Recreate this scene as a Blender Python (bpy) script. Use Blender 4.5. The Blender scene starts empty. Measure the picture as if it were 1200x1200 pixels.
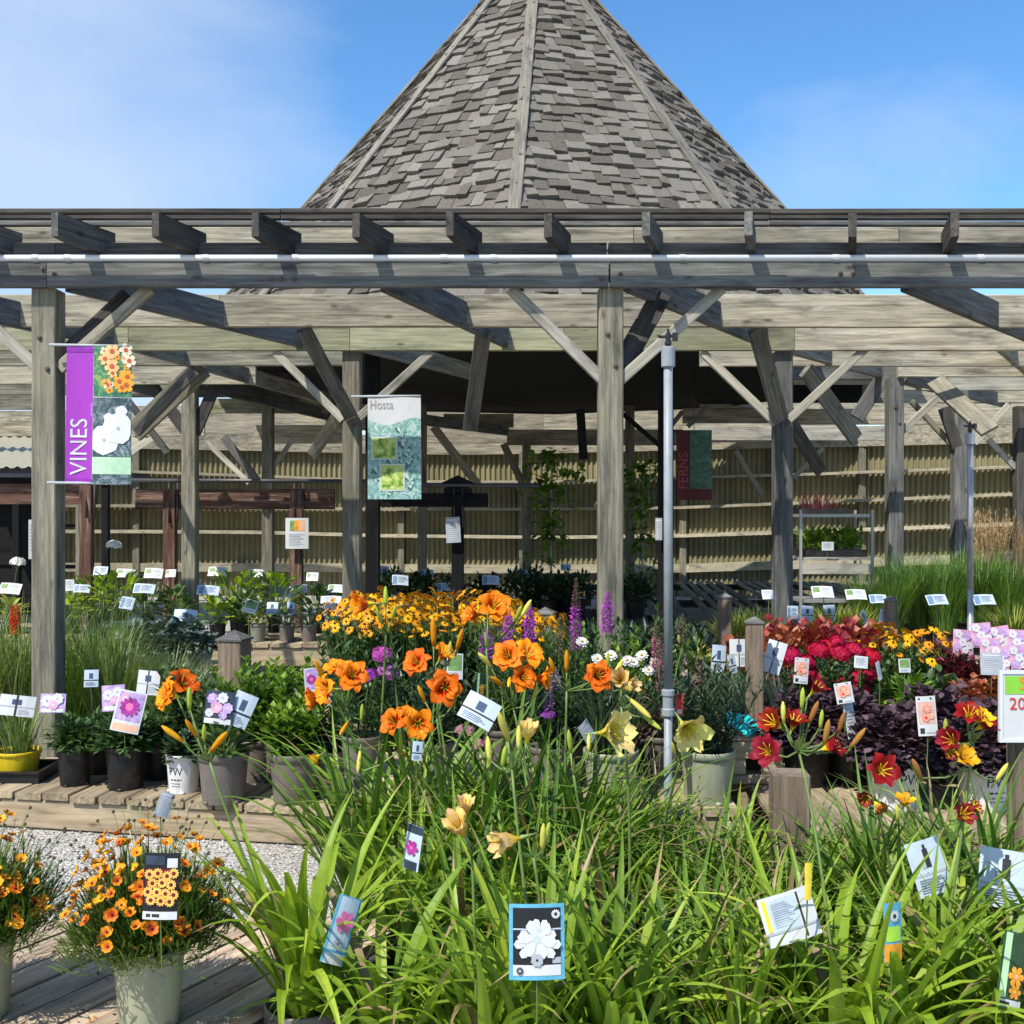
import bpy, math, random
from math import sin, cos, pi, radians as R
from mathutils import Vector, Matrix
random.seed(11)
rnd = random.random
def ru(a, b): return a + (b - a) * random.random()
SC = bpy.context.scene
COL = SC.collection
F = 1250.0
CH = 1.6
def P(px, py, d): return Vector(((px - 600) / F * d, d, CH + (600 - py) / F * d))
def gx(px, d): return (px - 600) / F * d

# ------------------------------------------------------------------ materials
MATS = {}
def nodes(name):
    m = bpy.data.materials.new(name); m.use_nodes = True
    nt = m.node_tree; b = nt.nodes['Principled BSDF']
    return m, nt, b
def N(nt, t, **kw):
    n = nt.nodes.new(t)
    for k, v in kw.items():
        if k.startswith('i_'): n.inputs[k[2:].replace('_', ' ')].default_value = v
        else: setattr(n, k, v)
    return n
def ramp(nt, stops):
    n = nt.nodes.new('ShaderNodeValToRGB'); e = n.color_ramp.elements
    while len(e) < len(stops): e.new(.5)
    for x, (p, c) in zip(e, stops): x.position = p; x.color = (*c, 1)
    return n
def C(r, g, b, rough=.6, spec=.3, var=.12, metal=0):
    k = ('c', r, g, b, rough, metal)
    if k in MATS: return MATS[k]
    m, nt, bs = nodes('paint')
    tc = N(nt, 'ShaderNodeTexCoord')
    no = N(nt, 'ShaderNodeTexNoise', i_Scale=23.0, i_Detail=6.0, i_Roughness=.65)
    nt.links.new(tc.outputs['Object'], no.inputs['Vector'])
    rp = ramp(nt, [(.3, (r * (1 - var), g * (1 - var), b * (1 - var))), (.7, (min(1, r * (1 + var)), min(1, g * (1 + var)), min(1, b * (1 + var))))])
    nt.links.new(no.outputs['Fac'], rp.inputs[0]); nt.links.new(rp.outputs[0], bs.inputs['Base Color'])
    mr = N(nt, 'ShaderNodeMapRange'); mr.inputs['To Min'].default_value = max(.05, rough - .12); mr.inputs['To Max'].default_value = min(1, rough + .12)
    nt.links.new(no.outputs['Fac'], mr.inputs['Value']); nt.links.new(mr.outputs[0], bs.inputs['Roughness'])
    bs.inputs['Specular IOR Level'].default_value = spec
    bs.inputs['Metallic'].default_value = metal
    MATS[k] = m
    return m
def leaf(c1, c2, c3=None, trans=.3, rough=.42, spec=.4, nscale=30.0):
    k = ('l', c1, c2, c3, trans)
    if k in MATS: return MATS[k]
    m, nt, bs = nodes('leaf')
    g = N(nt, 'ShaderNodeNewGeometry')
    st = [(0, c1), (.8, c2)] + ([(1, c3)] if c3 else [])
    rp = ramp(nt, st)
    tc = N(nt, 'ShaderNodeTexCoord')
    no = N(nt, 'ShaderNodeTexNoise', i_Scale=nscale, i_Detail=3.0)
    nt.links.new(tc.outputs['Object'], no.inputs['Vector'])
    ad = N(nt, 'ShaderNodeMath', operation='MULTIPLY_ADD'); ad.inputs[1].default_value = .5; 
    nt.links.new(no.outputs['Fac'], ad.inputs[0])
    sb = N(nt, 'ShaderNodeMath', operation='SUBTRACT'); sb.inputs[1].default_value = .25
    nt.links.new(g.outputs['Random Per Island'], sb.inputs[0]); nt.links.new(sb.outputs[0], ad.inputs[2])
    nt.links.new(ad.outputs[0], rp.inputs[0])
    nt.links.new(rp.outputs[0], bs.inputs['Base Color'])
    bs.inputs['Roughness'].default_value = rough
    bs.inputs['Specular IOR Level'].default_value = spec
    if trans:
        tr = N(nt, 'ShaderNodeBsdfTranslucent'); mx = N(nt, 'ShaderNodeMixShader'); mx.inputs[0].default_value = trans
        mul = N(nt, 'ShaderNodeMix', data_type='RGBA', blend_type='MULTIPLY'); mul.inputs[0].default_value = 1
        nt.links.new(rp.outputs[0], mul.inputs['A']); mul.inputs['B'].default_value = (1.5, 1.45, .75, 1)
        nt.links.new(mul.outputs['Result'], tr.inputs[0])
        nt.links.new(bs.outputs[0], mx.inputs[1]); nt.links.new(tr.outputs[0], mx.inputs[2])
        nt.links.new(mx.outputs[0], nt.nodes['Material Output'].inputs[0])
    MATS[k] = m
    return m
def petal(r, g, b, trans=.3):
    k = ('p', r, g, b)
    if k in MATS: return MATS[k]
    m = leaf((r * .82, g * .72, b * .8), (r, g, b), (min(1, r * 1.08), min(1, g * 1.2), b), trans=trans * .6, rough=.55, spec=.2, nscale=60.0)
    nt = m.node_tree
    for n in nt.nodes:
        if n.bl_idname == 'ShaderNodeMix': n.inputs['B'].default_value = (1.1, 1.05, .95, 1)
    rp = [n for n in nt.nodes if n.bl_idname == 'ShaderNodeValToRGB'][0]; tg = [l.to_socket for l in nt.links if l.from_node == rp]
    oi = N(nt, 'ShaderNodeObjectInfo'); hv = N(nt, 'ShaderNodeHueSaturation'); nt.links.new(rp.outputs[0], hv.inputs['Color'])
    for sock, a, b_ in (('Hue', .488, .512), ('Value', .74, 1.06)):
        q = N(nt, 'ShaderNodeMapRange'); q.inputs['To Min'].default_value = a; q.inputs['To Max'].default_value = b_; nt.links.new(oi.outputs['Random'], q.inputs['Value']); nt.links.new(q.outputs[0], hv.inputs[sock])
    for t_ in tg: nt.links.new(hv.outputs[0], t_)
    MATS[k] = m
    return m
def wood(key, dark, mid, light, scale=1.0, bump=.35, green=0.0):
    """weathered timber, grain along local X"""
    k = ('w', key)
    if k in MATS: return MATS[k]
    m, nt, bs = nodes(key)
    L = nt.links.new
    tc = N(nt, 'ShaderNodeTexCoord'); oi = N(nt, 'ShaderNodeObjectInfo')
    off = N(nt, 'ShaderNodeVectorMath', operation='SCALE'); L(oi.outputs['Random'], off.inputs['Scale']); off.inputs[0].default_value = (37, 19, 53)
    ad = N(nt, 'ShaderNodeVectorMath', operation='ADD'); L(tc.outputs['Object'], ad.inputs[0]); L(off.outputs[0], ad.inputs[1])
    mp = N(nt, 'ShaderNodeMapping'); mp.inputs['Scale'].default_value = (1.3 * scale, 26 * scale, 26 * scale); L(ad.outputs[0], mp.inputs[0])
    n1 = N(nt, 'ShaderNodeTexNoise', i_Scale=1.6, i_Detail=8.0, i_Roughness=.7, i_Distortion=.6); L(mp.outputs[0], n1.inputs['Vector'])
    mp2 = N(nt, 'ShaderNodeMapping'); mp2.inputs['Scale'].default_value = (1.1, 4.5, 4.5); L(ad.outputs[0], mp2.inputs[0])
    n2 = N(nt, 'ShaderNodeTexNoise', i_Scale=2.0, i_Detail=6.0, i_Roughness=.65); L(mp2.outputs[0], n2.inputs['Vector'])
    mp3 = N(nt, 'ShaderNodeMapping'); mp3.inputs['Scale'].default_value = (3.0, 7.5, 7.5); L(ad.outputs[0], mp3.inputs[0])
    vo = N(nt, 'ShaderNodeTexVoronoi', i_Scale=1.0, i_Randomness=1.0); L(mp3.outputs[0], vo.inputs['Vector'])
    kn = ramp(nt, [(.05, (.05, .05, .05)), (.13, (1, 1, 1))]); L(vo.outputs['Distance'], kn.inputs[0])
    rp = ramp(nt, [(.28, dark), (.52, mid), (.72, light)]); L(n1.outputs['Fac'], rp.inputs[0])
    st = ramp(nt, [(.30, (.30, .295, .30)), (.47, (.85, .85, .86)), (.62, (1.05, 1.03, .97))]); L(n2.outputs['Fac'], st.inputs[0])
    mx = N(nt, 'ShaderNodeMix', data_type='RGBA', blend_type='MULTIPLY'); mx.inputs[0].default_value = .85
    L(rp.outputs[0], mx.inputs['A']); L(st.outputs[0], mx.inputs['B'])
    mk = N(nt, 'ShaderNodeMix', data_type='RGBA', blend_type='MULTIPLY'); mk.inputs[0].default_value = .6
    L(mx.outputs['Result'], mk.inputs['A']); L(kn.outputs[0], mk.inputs['B'])
    hv = N(nt, 'ShaderNodeHueSaturation'); L(mk.outputs['Result'], hv.inputs['Color'])
    vr = N(nt, 'ShaderNodeMapRange'); vr.inputs['To Min'].default_value = .78; vr.inputs['To Max'].default_value = 1.15; L(oi.outputs['Random'], vr.inputs['Value']); L(vr.outputs[0], hv.inputs['Value'])
    L(hv.outputs[0], bs.inputs['Base Color'])
    bs.inputs['Roughness'].default_value = .85; bs.inputs['Specular IOR Level'].default_value = .15
    bp = N(nt, 'ShaderNodeBump', i_Strength=bump, i_Distance=.006); L(n1.outputs['Fac'], bp.inputs['Height']); L(bp.outputs[0], bs.inputs['Normal'])
    MATS[k] = m
    return m

W_TAN = wood('weathered_tan', (.11, .095, .068), (.37, .335, .25), (.58, .545, .43))
W_GRN = wood('treated_green_wood', (.17, .17, .10), (.30, .30, .19), (.42, .41, .28))
W_POST = wood('weathered_post', (.085, .078, .06), (.22, .205, .155), (.39, .37, .285))
W_GREY = wood('weathered_grey', (.06, .06, .056), (.15, .15, .14), (.26, .258, .24))
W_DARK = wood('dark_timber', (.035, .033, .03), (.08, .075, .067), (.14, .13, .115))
W_LITE = wood('pale_batten', (.23, .22, .18), (.42, .40, .33), (.56, .54, .46))
W_DECK = wood('deck_board', (.22, .16, .105), (.46, .355, .255), (.62, .51, .39))
W_BENCH = wood('bench_board', (.20, .15, .09), (.40, .32, .21), (.55, .46, .33))
W_RED = wood('peeling_red_brown', (.055, .026, .019), (.13, .07, .053), (.42, .33, .25))
W_BOLL = wood('brown_bollard', (.08, .06, .044), (.20, .152, .112), (.32, .255, .195))
W_SHADED = wood('shade_black_timber', (.006, .006, .006), (.012, .012, .013), (.02, .02, .021))  # shade under the pavilion and inside the shed, put into the timber colour

# ------------------------------------------------------------------ mesh builder
class MB:
    def __init__(s): s.v = []; s.f = []; s.m = []; s.k = 0
    def add(s, vs, fs):
        o = len(s.v); s.v.extend(vs)
        for f in fs: s.f.append(tuple(i + o for i in f)); s.m.append(s.k)
    def box(s, x0, y0, z0, x1, y1, z1, M=None):
        vs = [(x0, y0, z0), (x1, y0, z0), (x1, y1, z0), (x0, y1, z0), (x0, y0, z1), (x1, y0, z1), (x1, y1, z1), (x0, y1, z1)]
        if M: vs = [tuple(M @ Vector(q)) for q in vs]
        s.add(vs, [(0, 3, 2, 1), (4, 5, 6, 7), (0, 1, 5, 4), (1, 2, 6, 5), (2, 3, 7, 6), (3, 0, 4, 7)])
    def cham(s, L, w, h, c=.005):
        """timber along +X from 0..L, section w(Y) x h(Z) centred, chamfered"""
        a, b = w / 2, h / 2; c = min(c, a * .6, b * .6)
        sec = [(-a + c, -b), (a - c, -b), (a, -b + c), (a, b - c), (a - c, b), (-a + c, b), (-a, b - c), (-a, -b + c)]
        vs = [(0, y, z) for y, z in sec] + [(L, y, z) for y, z in sec]
        fs = [(i, i + 8, (i + 1) % 8 + 8, (i + 1) % 8) for i in range(8)] + [tuple(range(8)), tuple(range(15, 7, -1))]
        s.add(vs, fs)
    def prism(s, poly, z0, z1):
        n = len(poly)
        vs = [(x, y, z0) for x, y in poly] + [(x, y, z1) for x, y in poly]
        s.add(vs, [tuple(range(n - 1, -1, -1)), tuple(range(n, 2 * n))] + [(i, (i + 1) % n, (i + 1) % n + n, i + n) for i in range(n)])
    def lathe(s, prof, n=16, c=(0, 0, 0), cap=True):
        vs = []; fs = []
        for r, z in prof:
            for k in range(n):
                a = 2 * pi * k / n; vs.append((c[0] + r * cos(a), c[1] + r * sin(a), c[2] + z))
        for i in range(len(prof) - 1):
            for k in range(n):
                fs.append((i * n + k, i * n + (k + 1) % n, (i + 1) * n + (k + 1) % n, (i + 1) * n + k))
        if cap:
            fs.append(tuple(range(n - 1, -1, -1))); b = (len(prof) - 1) * n; fs.append(tuple(range(b, b + n)))
        s.add(vs, fs)
    def tube(s, pts, r0, r1=None, n=5):
        r1 = r0 if r1 is None else r1
        pts = [Vector(p) for p in pts]; vs = []; fs = []
        for i, p in enumerate(pts):
            d = (pts[min(i + 1, len(pts) - 1)] - pts[max(i - 1, 0)]).normalized()
            a = d.cross(Vector((.31, .95, .07))); a.normalize(); b = d.cross(a)
            r = r0 + (r1 - r0) * i / max(1, len(pts) - 1)
            for k in range(n):
                t = 2 * pi * k / n; q = p + a * (r * cos(t)) + b * (r * sin(t)); vs.append(tuple(q))
        for i in range(len(pts) - 1):
            for k in range(n): fs.append((i * n + k, i * n + (k + 1) % n, (i + 1) * n + (k + 1) % n, (i + 1) * n + k))
        fs.append(tuple(range(n - 1, -1, -1))); b = (len(pts) - 1) * n; fs.append(tuple(range(b, b + n)))
        s.add(vs, fs)
    def strap(s, p, az, L, w, t0, t1, n=6, fold=.3, pw=1.4, thin=False, wob=0):
        x, y, z = p; ds = L / n; vs = []
        w0 = az
        for i in range(n + 1):
            q = i / n; t = t0 + (t1 - t0) * q ** pw
            a = w0 + wob * q; ca, sa = cos(a), sin(a)
            ww = w * .5 * min(1, (1 - q) * 2.0 + .015) * (.55 + .45 * min(1, q * 3))
            st, ct = sin(t), cos(t)
            if thin: vs += [(x - sa * ww, y + ca * ww, z), (x + sa * ww, y - ca * ww, z)]
            else:
                f = fold * ww
                vs += [(x - sa * ww, y + ca * ww, z), (x + ca * ct * f, y + sa * ct * f, z - st * f), (x + sa * ww, y - ca * ww, z)]
            x += ca * st * ds; y += sa * st * ds; z += ct * ds
        fs = []
        k = 2 if thin else 3
        for i in range(n):
            for j in range(k - 1): fs.append((i * k + j, i * k + j + 1, (i + 1) * k + j + 1, (i + 1) * k + j))
        s.add(vs, fs)
    def oval(s, p, az, t0, L, w, droop=.5, n=4, fold=.25, prof=(.12, .8, 1, .7, .04)):
        x, y, z = p; ca, sa = cos(az), sin(az); ds = L / n; vs = []
        for i in range(n + 1):
            q = i / n; t = t0 + droop * q; st, ct = sin(t), cos(t)
            ww = w * .5 * prof[i if n == 4 else min(4, round(q * 4))]; f = fold * ww
            vs += [(x - sa * ww, y + ca * ww, z), (x + ca * ct * f, y + sa * ct * f, z - st * f), (x + sa * ww, y - ca * ww, z)]
            x += ca * st * ds; y += sa * st * ds; z += ct * ds
        fs = []
        for i in range(n):
            for j in range(2): fs.append((i * 3 + j, i * 3 + j + 1, (i + 1) * 3 + j + 1, (i + 1) * 3 + j))
        s.add(vs, fs)
    def dia(s, p, d, up, L, w):
        """small folded diamond leaf: base p, direction d"""
        d = Vector(d).normalized(); u = Vector(up); sd = d.cross(u)
        if sd.length < 1e-4: sd = d.cross(Vector((1, .2, 0)))
        sd.normalize(); nn = sd.cross(d); p = Vector(p)
        m = p + d * (L * .45) - nn * (w * .12)
        s.add([tuple(p), tuple(p + d * (L * .45) + sd * (w / 2)), tuple(p + d * L - nn * (L * .15)), tuple(p + d * (L * .45) - sd * (w / 2)), tuple(m)], [(0, 4, 1), (1, 4, 2), (0, 3, 4), (3, 2, 4)])
    def merge(s, me, M):
        vs = [tuple(M @ Vector(q)) for q in me.v]; o = len(s.v); s.v.extend(vs)
        s.f.extend(tuple(i + o for i in f) for f in me.f); s.m.extend(me.m)
    def data(s, name, mats, smooth=False):
        me = bpy.data.meshes.new(name); me.from_pydata(s.v, [], s.f)
        for m in (mats if isinstance(mats, (list, tuple)) else [mats]): me.materials.append(m)
        if any(s.m): me.polygons.foreach_set('material_index', s.m)
        if smooth: me.polygons.foreach_set('use_smooth', [True] * len(s.f))
        me.update(); return me

# ------------------------------------------------------------------ objects
WM = {}
LABELS = {}
def put(o, M, parent=None):
    if parent is not None:
        o.parent = parent; o.matrix_basis = WM[parent.name].inverted() @ M
    else: o.matrix_basis = M
    WM[o.name] = M.copy()
def link(name, data, parent=None, M=None, label=None):
    o = bpy.data.objects.new(name, data); COL.objects.link(o)
    put(o, M if M is not None else (WM[parent.name] if parent is not None else Matrix()), parent)
    if label: o['label'] = label
    return o
def T(x, y=None, z=None):
    return Matrix.Translation(x if y is None else (x, y, z))
def RZ(a): return Matrix.Rotation(a, 4, 'Z')
def RX(a): return Matrix.Rotation(a, 4, 'X')
def RY(a): return Matrix.Rotation(a, 4, 'Y')
def tag(o, label, cat, group=None, kind=None):
    if label:
        o['label'] = label
        if label in LABELS and not group: print('DUP', label)
        n = len(label.split())
        if n < 4 or n > 16: print('LEN', n, label)
        LABELS[label] = 1
    if cat: o['category'] = cat
    if group: o['group'] = group
    if kind: o['kind'] = kind
def thing(name, label, cat, loc=(0, 0, 0), rz=0, group=None):
    o = link(name, None, None, T(Vector(loc)) @ RZ(rz)); o.empty_display_size = .1
    tag(o, label, cat, group); return o
def timber(name, p0, p1, w, h, mat, parent, up=(0, 0, 1), c=.005):
    """board from p0 to p1; h along up, w across"""
    p0 = Vector(p0); p1 = Vector(p1); d = p1 - p0; L = d.length; d.normalize()
    u = Vector(up); y = u.cross(d); y.normalize(); z = d.cross(y)
    M = Matrix(((d.x, y.x, z.x, p0.x), (d.y, y.y, z.y, p0.y), (d.z, y.z, z.z, p0.z), (0, 0, 0, 1)))
    b = MB(); b.cham(L, w, h, c)
    return link(name, b.data(name, mat), parent, M)
def aim(p, d, roll=0):
    """matrix at p with local +Z along d"""
    d = Vector(d).normalized()
    return T(Vector(p)) @ d.to_track_quat('Z', 'Y').to_matrix().to_4x4() @ RZ(roll)
def text(s, size, width=None):
    cu = bpy.data.curves.new('txt', 'FONT'); cu.body = s; cu.size = size; cu.resolution_u = 3
    cu.align_x = 'CENTER'; cu.align_y = 'CENTER'
    o = bpy.data.objects.new('txt', cu)
    me = o.to_mesh(); b = MB()
    vs = [(q.co.x, q.co.y) for q in me.vertices]; fs = [tuple(p.vertices) for p in me.polygons]
    o.to_mesh_clear(); bpy.data.objects.remove(o); bpy.data.curves.remove(cu)
    if width and vs:
        w = max(a for a, _ in vs) - min(a for a, _ in vs)
        vs = [(a * width / w, b_) for a, b_ in vs]
    return vs, fs

# ------------------------------------------------------------------ camera, light, sky
cam = bpy.data.cameras.new('camera'); co = bpy.data.objects.new('camera', cam); COL.objects.link(co)
co.location = (0, 0, CH); co.rotation_euler = (pi / 2, 0, 0)
cam.sensor_width = 36; cam.lens = 36 * F / 1200; cam.clip_start = .05; cam.clip_end = 2000
SC.camera = co
SUN_AZ, SUN_EL = R(218), R(52)       # compass azimuth from +Y clockwise: behind the camera, to its left
sd = Vector((sin(SUN_AZ) * cos(SUN_EL), cos(SUN_AZ) * cos(SUN_EL), sin(SUN_EL)))
sl = bpy.data.lights.new('sun', 'SUN'); sl.energy = 4.1; sl.angle = R(.53); sl.color = (1, .955, .88)
so = bpy.data.objects.new('sun', sl); COL.objects.link(so); so.rotation_euler = sd.to_track_quat('Z', 'Y').to_euler()
w = bpy.data.worlds.new('World'); SC.world = w; w.use_nodes = True
nt = w.node_tree; L = nt.links.new
bg = nt.nodes['Background']; bg.inputs[1].default_value = .15
sky = N(nt, 'ShaderNodeTexSky', sky_type='NISHITA', sun_disc=False, sun_elevation=SUN_EL, sun_rotation=SUN_AZ, altitude=300, air_density=1.0, dust_density=.4, ozone_density=2.2)
tc = N(nt, 'ShaderNodeTexCoord')
sep = N(nt, 'ShaderNodeSeparateXYZ'); L(tc.outputs['Generated'], sep.inputs[0])
mp = N(nt, 'ShaderNodeMapping'); mp.inputs['Scale'].default_value = (1.5, 1.5, 3.2); mp.inputs['Rotation'].default_value = (0, R(18), 0); mp.inputs['Location'].default_value = (3.1, .4, .2); L(tc.outputs['Generated'], mp.inputs[0])
no = N(nt, 'ShaderNodeTexNoise', i_Scale=1.9, i_Detail=7.0, i_Roughness=.48, i_Distortion=.35); L(mp.outputs[0], no.inputs['Vector'])
side = N(nt, 'ShaderNodeMapRange'); side.inputs['From Min'].default_value = .04; side.inputs['From Max'].default_value = -.34; side.inputs['To Min'].default_value = -.2; side.inputs['To Max'].default_value = .32; L(sep.outputs['X'], side.inputs['Value'])
ad = N(nt, 'ShaderNodeMath', operation='ADD'); L(no.outputs['Fac'], ad.inputs[0]); L(side.outputs[0], ad.inputs[1])
cr = ramp(nt, [(.40, (0, 0, 0)), (.62, (.5, .5, .5)), (.80, (.85, .85, .85))]); L(ad.outputs[0], cr.inputs[0])
hs = N(nt, 'ShaderNodeHueSaturation'); hs.inputs['Saturation'].default_value = 1.25; L(sky.outputs[0], hs.inputs['Color'])
mx = N(nt, 'ShaderNodeMix', data_type='RGBA'); L(cr.outputs[0], mx.inputs['Factor']); L(hs.outputs[0], mx.inputs['A']); mx.inputs['B'].default_value = (2.75, 3.35, 4.35, 1)
L(mx.outputs['Result'], bg.inputs[0])
SC.view_settings.view_transform = 'Standard'; SC.view_settings.look = 'None'; SC.view_settings.exposure = .62; SC.view_settings.gamma = 1
SC.cycles.use_denoising = True
SC.cycles.max_bounces = 6; SC.cycles.diffuse_bounces = 3; SC.cycles.transmission_bounces = 4; SC.cycles.transparent_max_bounces = 4

def dirty(r, g, b, rough=.5, dirt=(.10, .075, .05), amt=.55):
    """plastic with dried soil splashes and scuffs"""
    m, nt, bs = nodes('dusty_plastic'); L = nt.links.new
    tc = N(nt, 'ShaderNodeTexCoord'); oi = N(nt, 'ShaderNodeObjectInfo'); off = N(nt, 'ShaderNodeVectorMath', operation='SCALE'); off.inputs[0].default_value = (9, 7, 5); L(oi.outputs['Random'], off.inputs['Scale'])
    ad = N(nt, 'ShaderNodeVectorMath', operation='ADD'); L(tc.outputs['Object'], ad.inputs[0]); L(off.outputs[0], ad.inputs[1])
    n1 = N(nt, 'ShaderNodeTexNoise', i_Scale=9.0, i_Detail=9.0, i_Roughness=.72); L(ad.outputs[0], n1.inputs['Vector'])
    mp = N(nt, 'ShaderNodeMapping'); mp.inputs['Scale'].default_value = (40, 40, 5); L(ad.outputs[0], mp.inputs[0])
    n2 = N(nt, 'ShaderNodeTexNoise', i_Scale=1.0, i_Detail=4.0); L(mp.outputs[0], n2.inputs['Vector'])
    r1 = ramp(nt, [(.50, (0, 0, 0)), (.72, (amt, amt, amt))]); L(n1.outputs['Fac'], r1.inputs[0])
    r2 = ramp(nt, [(.3, (r * .86, g * .86, b * .86)), (.7, (r * 1.06, g * 1.06, b * 1.06))]); L(n2.outputs['Fac'], r2.inputs[0])
    mx = N(nt, 'ShaderNodeMix', data_type='RGBA'); L(r1.outputs[0], mx.inputs['Factor']); L(r2.outputs[0], mx.inputs['A']); mx.inputs['B'].default_value = (*dirt, 1)
    L(mx.outputs['Result'], bs.inputs['Base Color']); bs.inputs['Roughness'].default_value = rough; bs.inputs['Specular IOR Level'].default_value = .3
    return m
# ------------------------------------------------------------------ ground
def gravel_mat():
    m, nt, bs = nodes('gravel'); L = nt.links.new
    tc = N(nt, 'ShaderNodeTexCoord')
    v = N(nt, 'ShaderNodeTexVoronoi', i_Scale=75.0); L(tc.outputs['Object'], v.inputs['Vector'])
    n = N(nt, 'ShaderNodeTexNoise', i_Scale=1.3, i_Detail=7.0); L(tc.outputs['Object'], n.inputs['Vector'])
    rp = ramp(nt, [(0, (.25, .235, .21)), (.5, (.46, .445, .41)), (1, (.62, .605, .57))]); L(v.outputs['Color'], rp.inputs[0])
    r2 = ramp(nt, [(.3, (.72, .7, .66)), (.7, (1, 1, 1))]); L(n.outputs['Fac'], r2.inputs[0])
    mx = N(nt, 'ShaderNodeMix', data_type='RGBA', blend_type='MULTIPLY'); mx.inputs[0].default_value = 1
    L(rp.outputs[0], mx.inputs['A']); L(r2.outputs[0], mx.inputs['B']); L(mx.outputs['Result'], bs.inputs['Base Color'])
    bp = N(nt, 'ShaderNodeBump', i_Strength=.9, i_Distance=.012); bp.invert = True
    L(v.outputs['Distance'], bp.inputs['Height']); L(bp.outputs[0], bs.inputs['Normal'])
    bs.inputs['Roughness'].default_value = .9
    return m
b = MB(); b.add([(-150, -60, 0), (150, -60, 0), (150, 300, 0), (-150, 300, 0)], [(0, 1, 2, 3)])
g = link('ground', b.data('ground', gravel_mat())); tag(g, 'pale grey gravel ground of the sales yard', 'ground', kind='structure')
# loose stones on the gravel in view
b = MB()
for i in range(4200):
    x = ru(-3.2, -.35); y = ru(3.5, 5.5); r = ru(.004, .011)
    M = T(x, y, r * .5) @ RZ(ru(0, 6)) @ Matrix.Diagonal((1, ru(.6, 1), ru(.5, .9), 1))
    vs = [(r, 0, 0), (0, r, 0), (-r, 0, 0), (0, -r, 0), (r * .2, r * .1, r), (0, 0, -r)]
    b.add([tuple(M @ Vector(q)) for q in vs], [(0, 1, 4), (1, 2, 4), (2, 3, 4), (3, 0, 4), (1, 0, 5), (2, 1, 5), (3, 2, 5), (0, 3, 5)])
g = link('loose_gravel', b.data('loose_gravel', leaf((.25, .24, .21), (.5, .48, .44), (.62, .6, .56), trans=0))); tag(g, 'loose pale pebbles scattered over the gravel', 'gravel', kind='stuff')

# ------------------------------------------------------------------ pergola
per = thing('pergola', 'large weathered timber pergola of posts, beams and braces over the benches', 'pergola', (gx(715, 6.2), 6.2, 0))
def bm(px0, d0, px1, d1, z0, z1, w, mat, name='beam', dy=0):
    zc = (z0 + z1) / 2
    return timber(name, (gx(px0, d0), d0 + dy, zc), (gx(px1, d1), d1 + dy, zc), w, z1 - z0, mat, per)
for px, d, mt in ((57, 6.2, W_POST), (715, 6.2, W_POST), (1400, 6.2, W_POST), (-560, 6.3, W_POST), (413, 8.6, W_POST), (916.5, 8.6, W_GREY), (-90, 8.8, W_POST), (1420, 8.4, W_POST),
                  (223, 10.9, W_POST), (1048, 10.3, W_GREY), (1124, 11.3, W_GREY), (97, 14.2, W_POST), (1196, 13.0, W_DARK), (617, 17.5, W_POST), (-40, 11.5, W_POST)):
    timber('post', (gx(px, d), d, 0), (gx(px, d), d, 2.885 if d < 17 else 2.8), .142, .142, mt, per, up=(0, 1, 0), c=.008)
# front ring
y0 = 6.10
for a, c_ in ((-620, 57), (57, 713.5), (715, 1400)):
    timber('beam', (gx(a, 6.1), y0, 2.955), (gx(c_, 6.1) - .004, y0, 2.955), .05, .145, W_GREY, per)
    timber('beam', (gx(a, 6.1), 6.215, 3.098), (gx(c_, 6.1) - .004, 6.215, 3.098), .045, .135, W_GREY, per)
timber('beam', (gx(-620, 6.3), 6.31, 3.0), (gx(1400, 6.3), 6.31, 3.0), .05, .08, W_GREY, per)
for a, c_ in ((-620, 205), (205, 330), (330, 745), (745, 1060), (1060, 1400)):
    timber('beam', (gx(a, 6.3), 6.40, 3.235), (gx(c_, 6.3) - .006, 6.40, 3.235), .04, .14, W_TAN, per)
b = MB()
b.tube([(gx(-620, 6.06), 6.078, 3.047), (gx(1400, 6.06), 6.078, 3.047)], .0185, n=12)
o_c = link('conduit', b.data('conduit', C(.66, .67, .68, .35, .5, .04), True), per, Matrix())
b = MB()
for px in (-20, 40, 78, 240, 345, 520, 578, 800, 980, 1150):
    b.lathe([(.0215, -.018), (.0215, .018)], 12); n0 = len(b.v) - 24
    for i in range(n0, len(b.v)):
        x, y, z = b.v[i]; b.v[i] = (gx(px, 6.06) + z, 6.078 + x, 3.047 + y)
link('pipe_coupling', b.data('pipe_coupling', C(.5, .51, .52, .4, .5)), o_c, Matrix())
# look-outs with cut tails
for px in (-175, -57, 60, 178, 295, 413, 523, 638, 753, 873, 995, 1115, 1235):
    d0 = 5.82; x0 = gx(px + 4, d0); dx = .30 * .40
    v = MB(); 
    prof = [(0, .01), (0, .14), (.47, .14), (.47, 0), (.1, 0)]
    a = math.atan2(dx, .40); hw = .022
    vs = [(p, -hw, q) for p, q in prof] + [(p, hw, q) for p, q in prof]; n = 5
    v.add(vs, [tuple(range(n)), tuple(range(2 * n - 1, n - 1, -1))] + [(i, i + n, (i + 1) % n + n, (i + 1) % n) for i in range(n)])
    link('rafter_tail', v.data('rafter_tail', W_DARK if px % 3 else W_GREY), per, T(x0, d0, 3.095 + ru(-.006, .006)) @ RZ(pi / 2 - a + ru(-.03, .03)))
for d, z in ((5.86, 3.252), (5.99, 3.253), (6.12, 3.251)):
    for a, c_ in ((-620, 330), (330, 902), (902, 1400)):
        timber('purlin', (gx(a, d), d, z + ru(-.004, .004)), (gx(c_, d) - .005, d + ru(-.01, .01), z), .04, .028, W_DARK if d < 6.1 else W_GREY, per)
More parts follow.
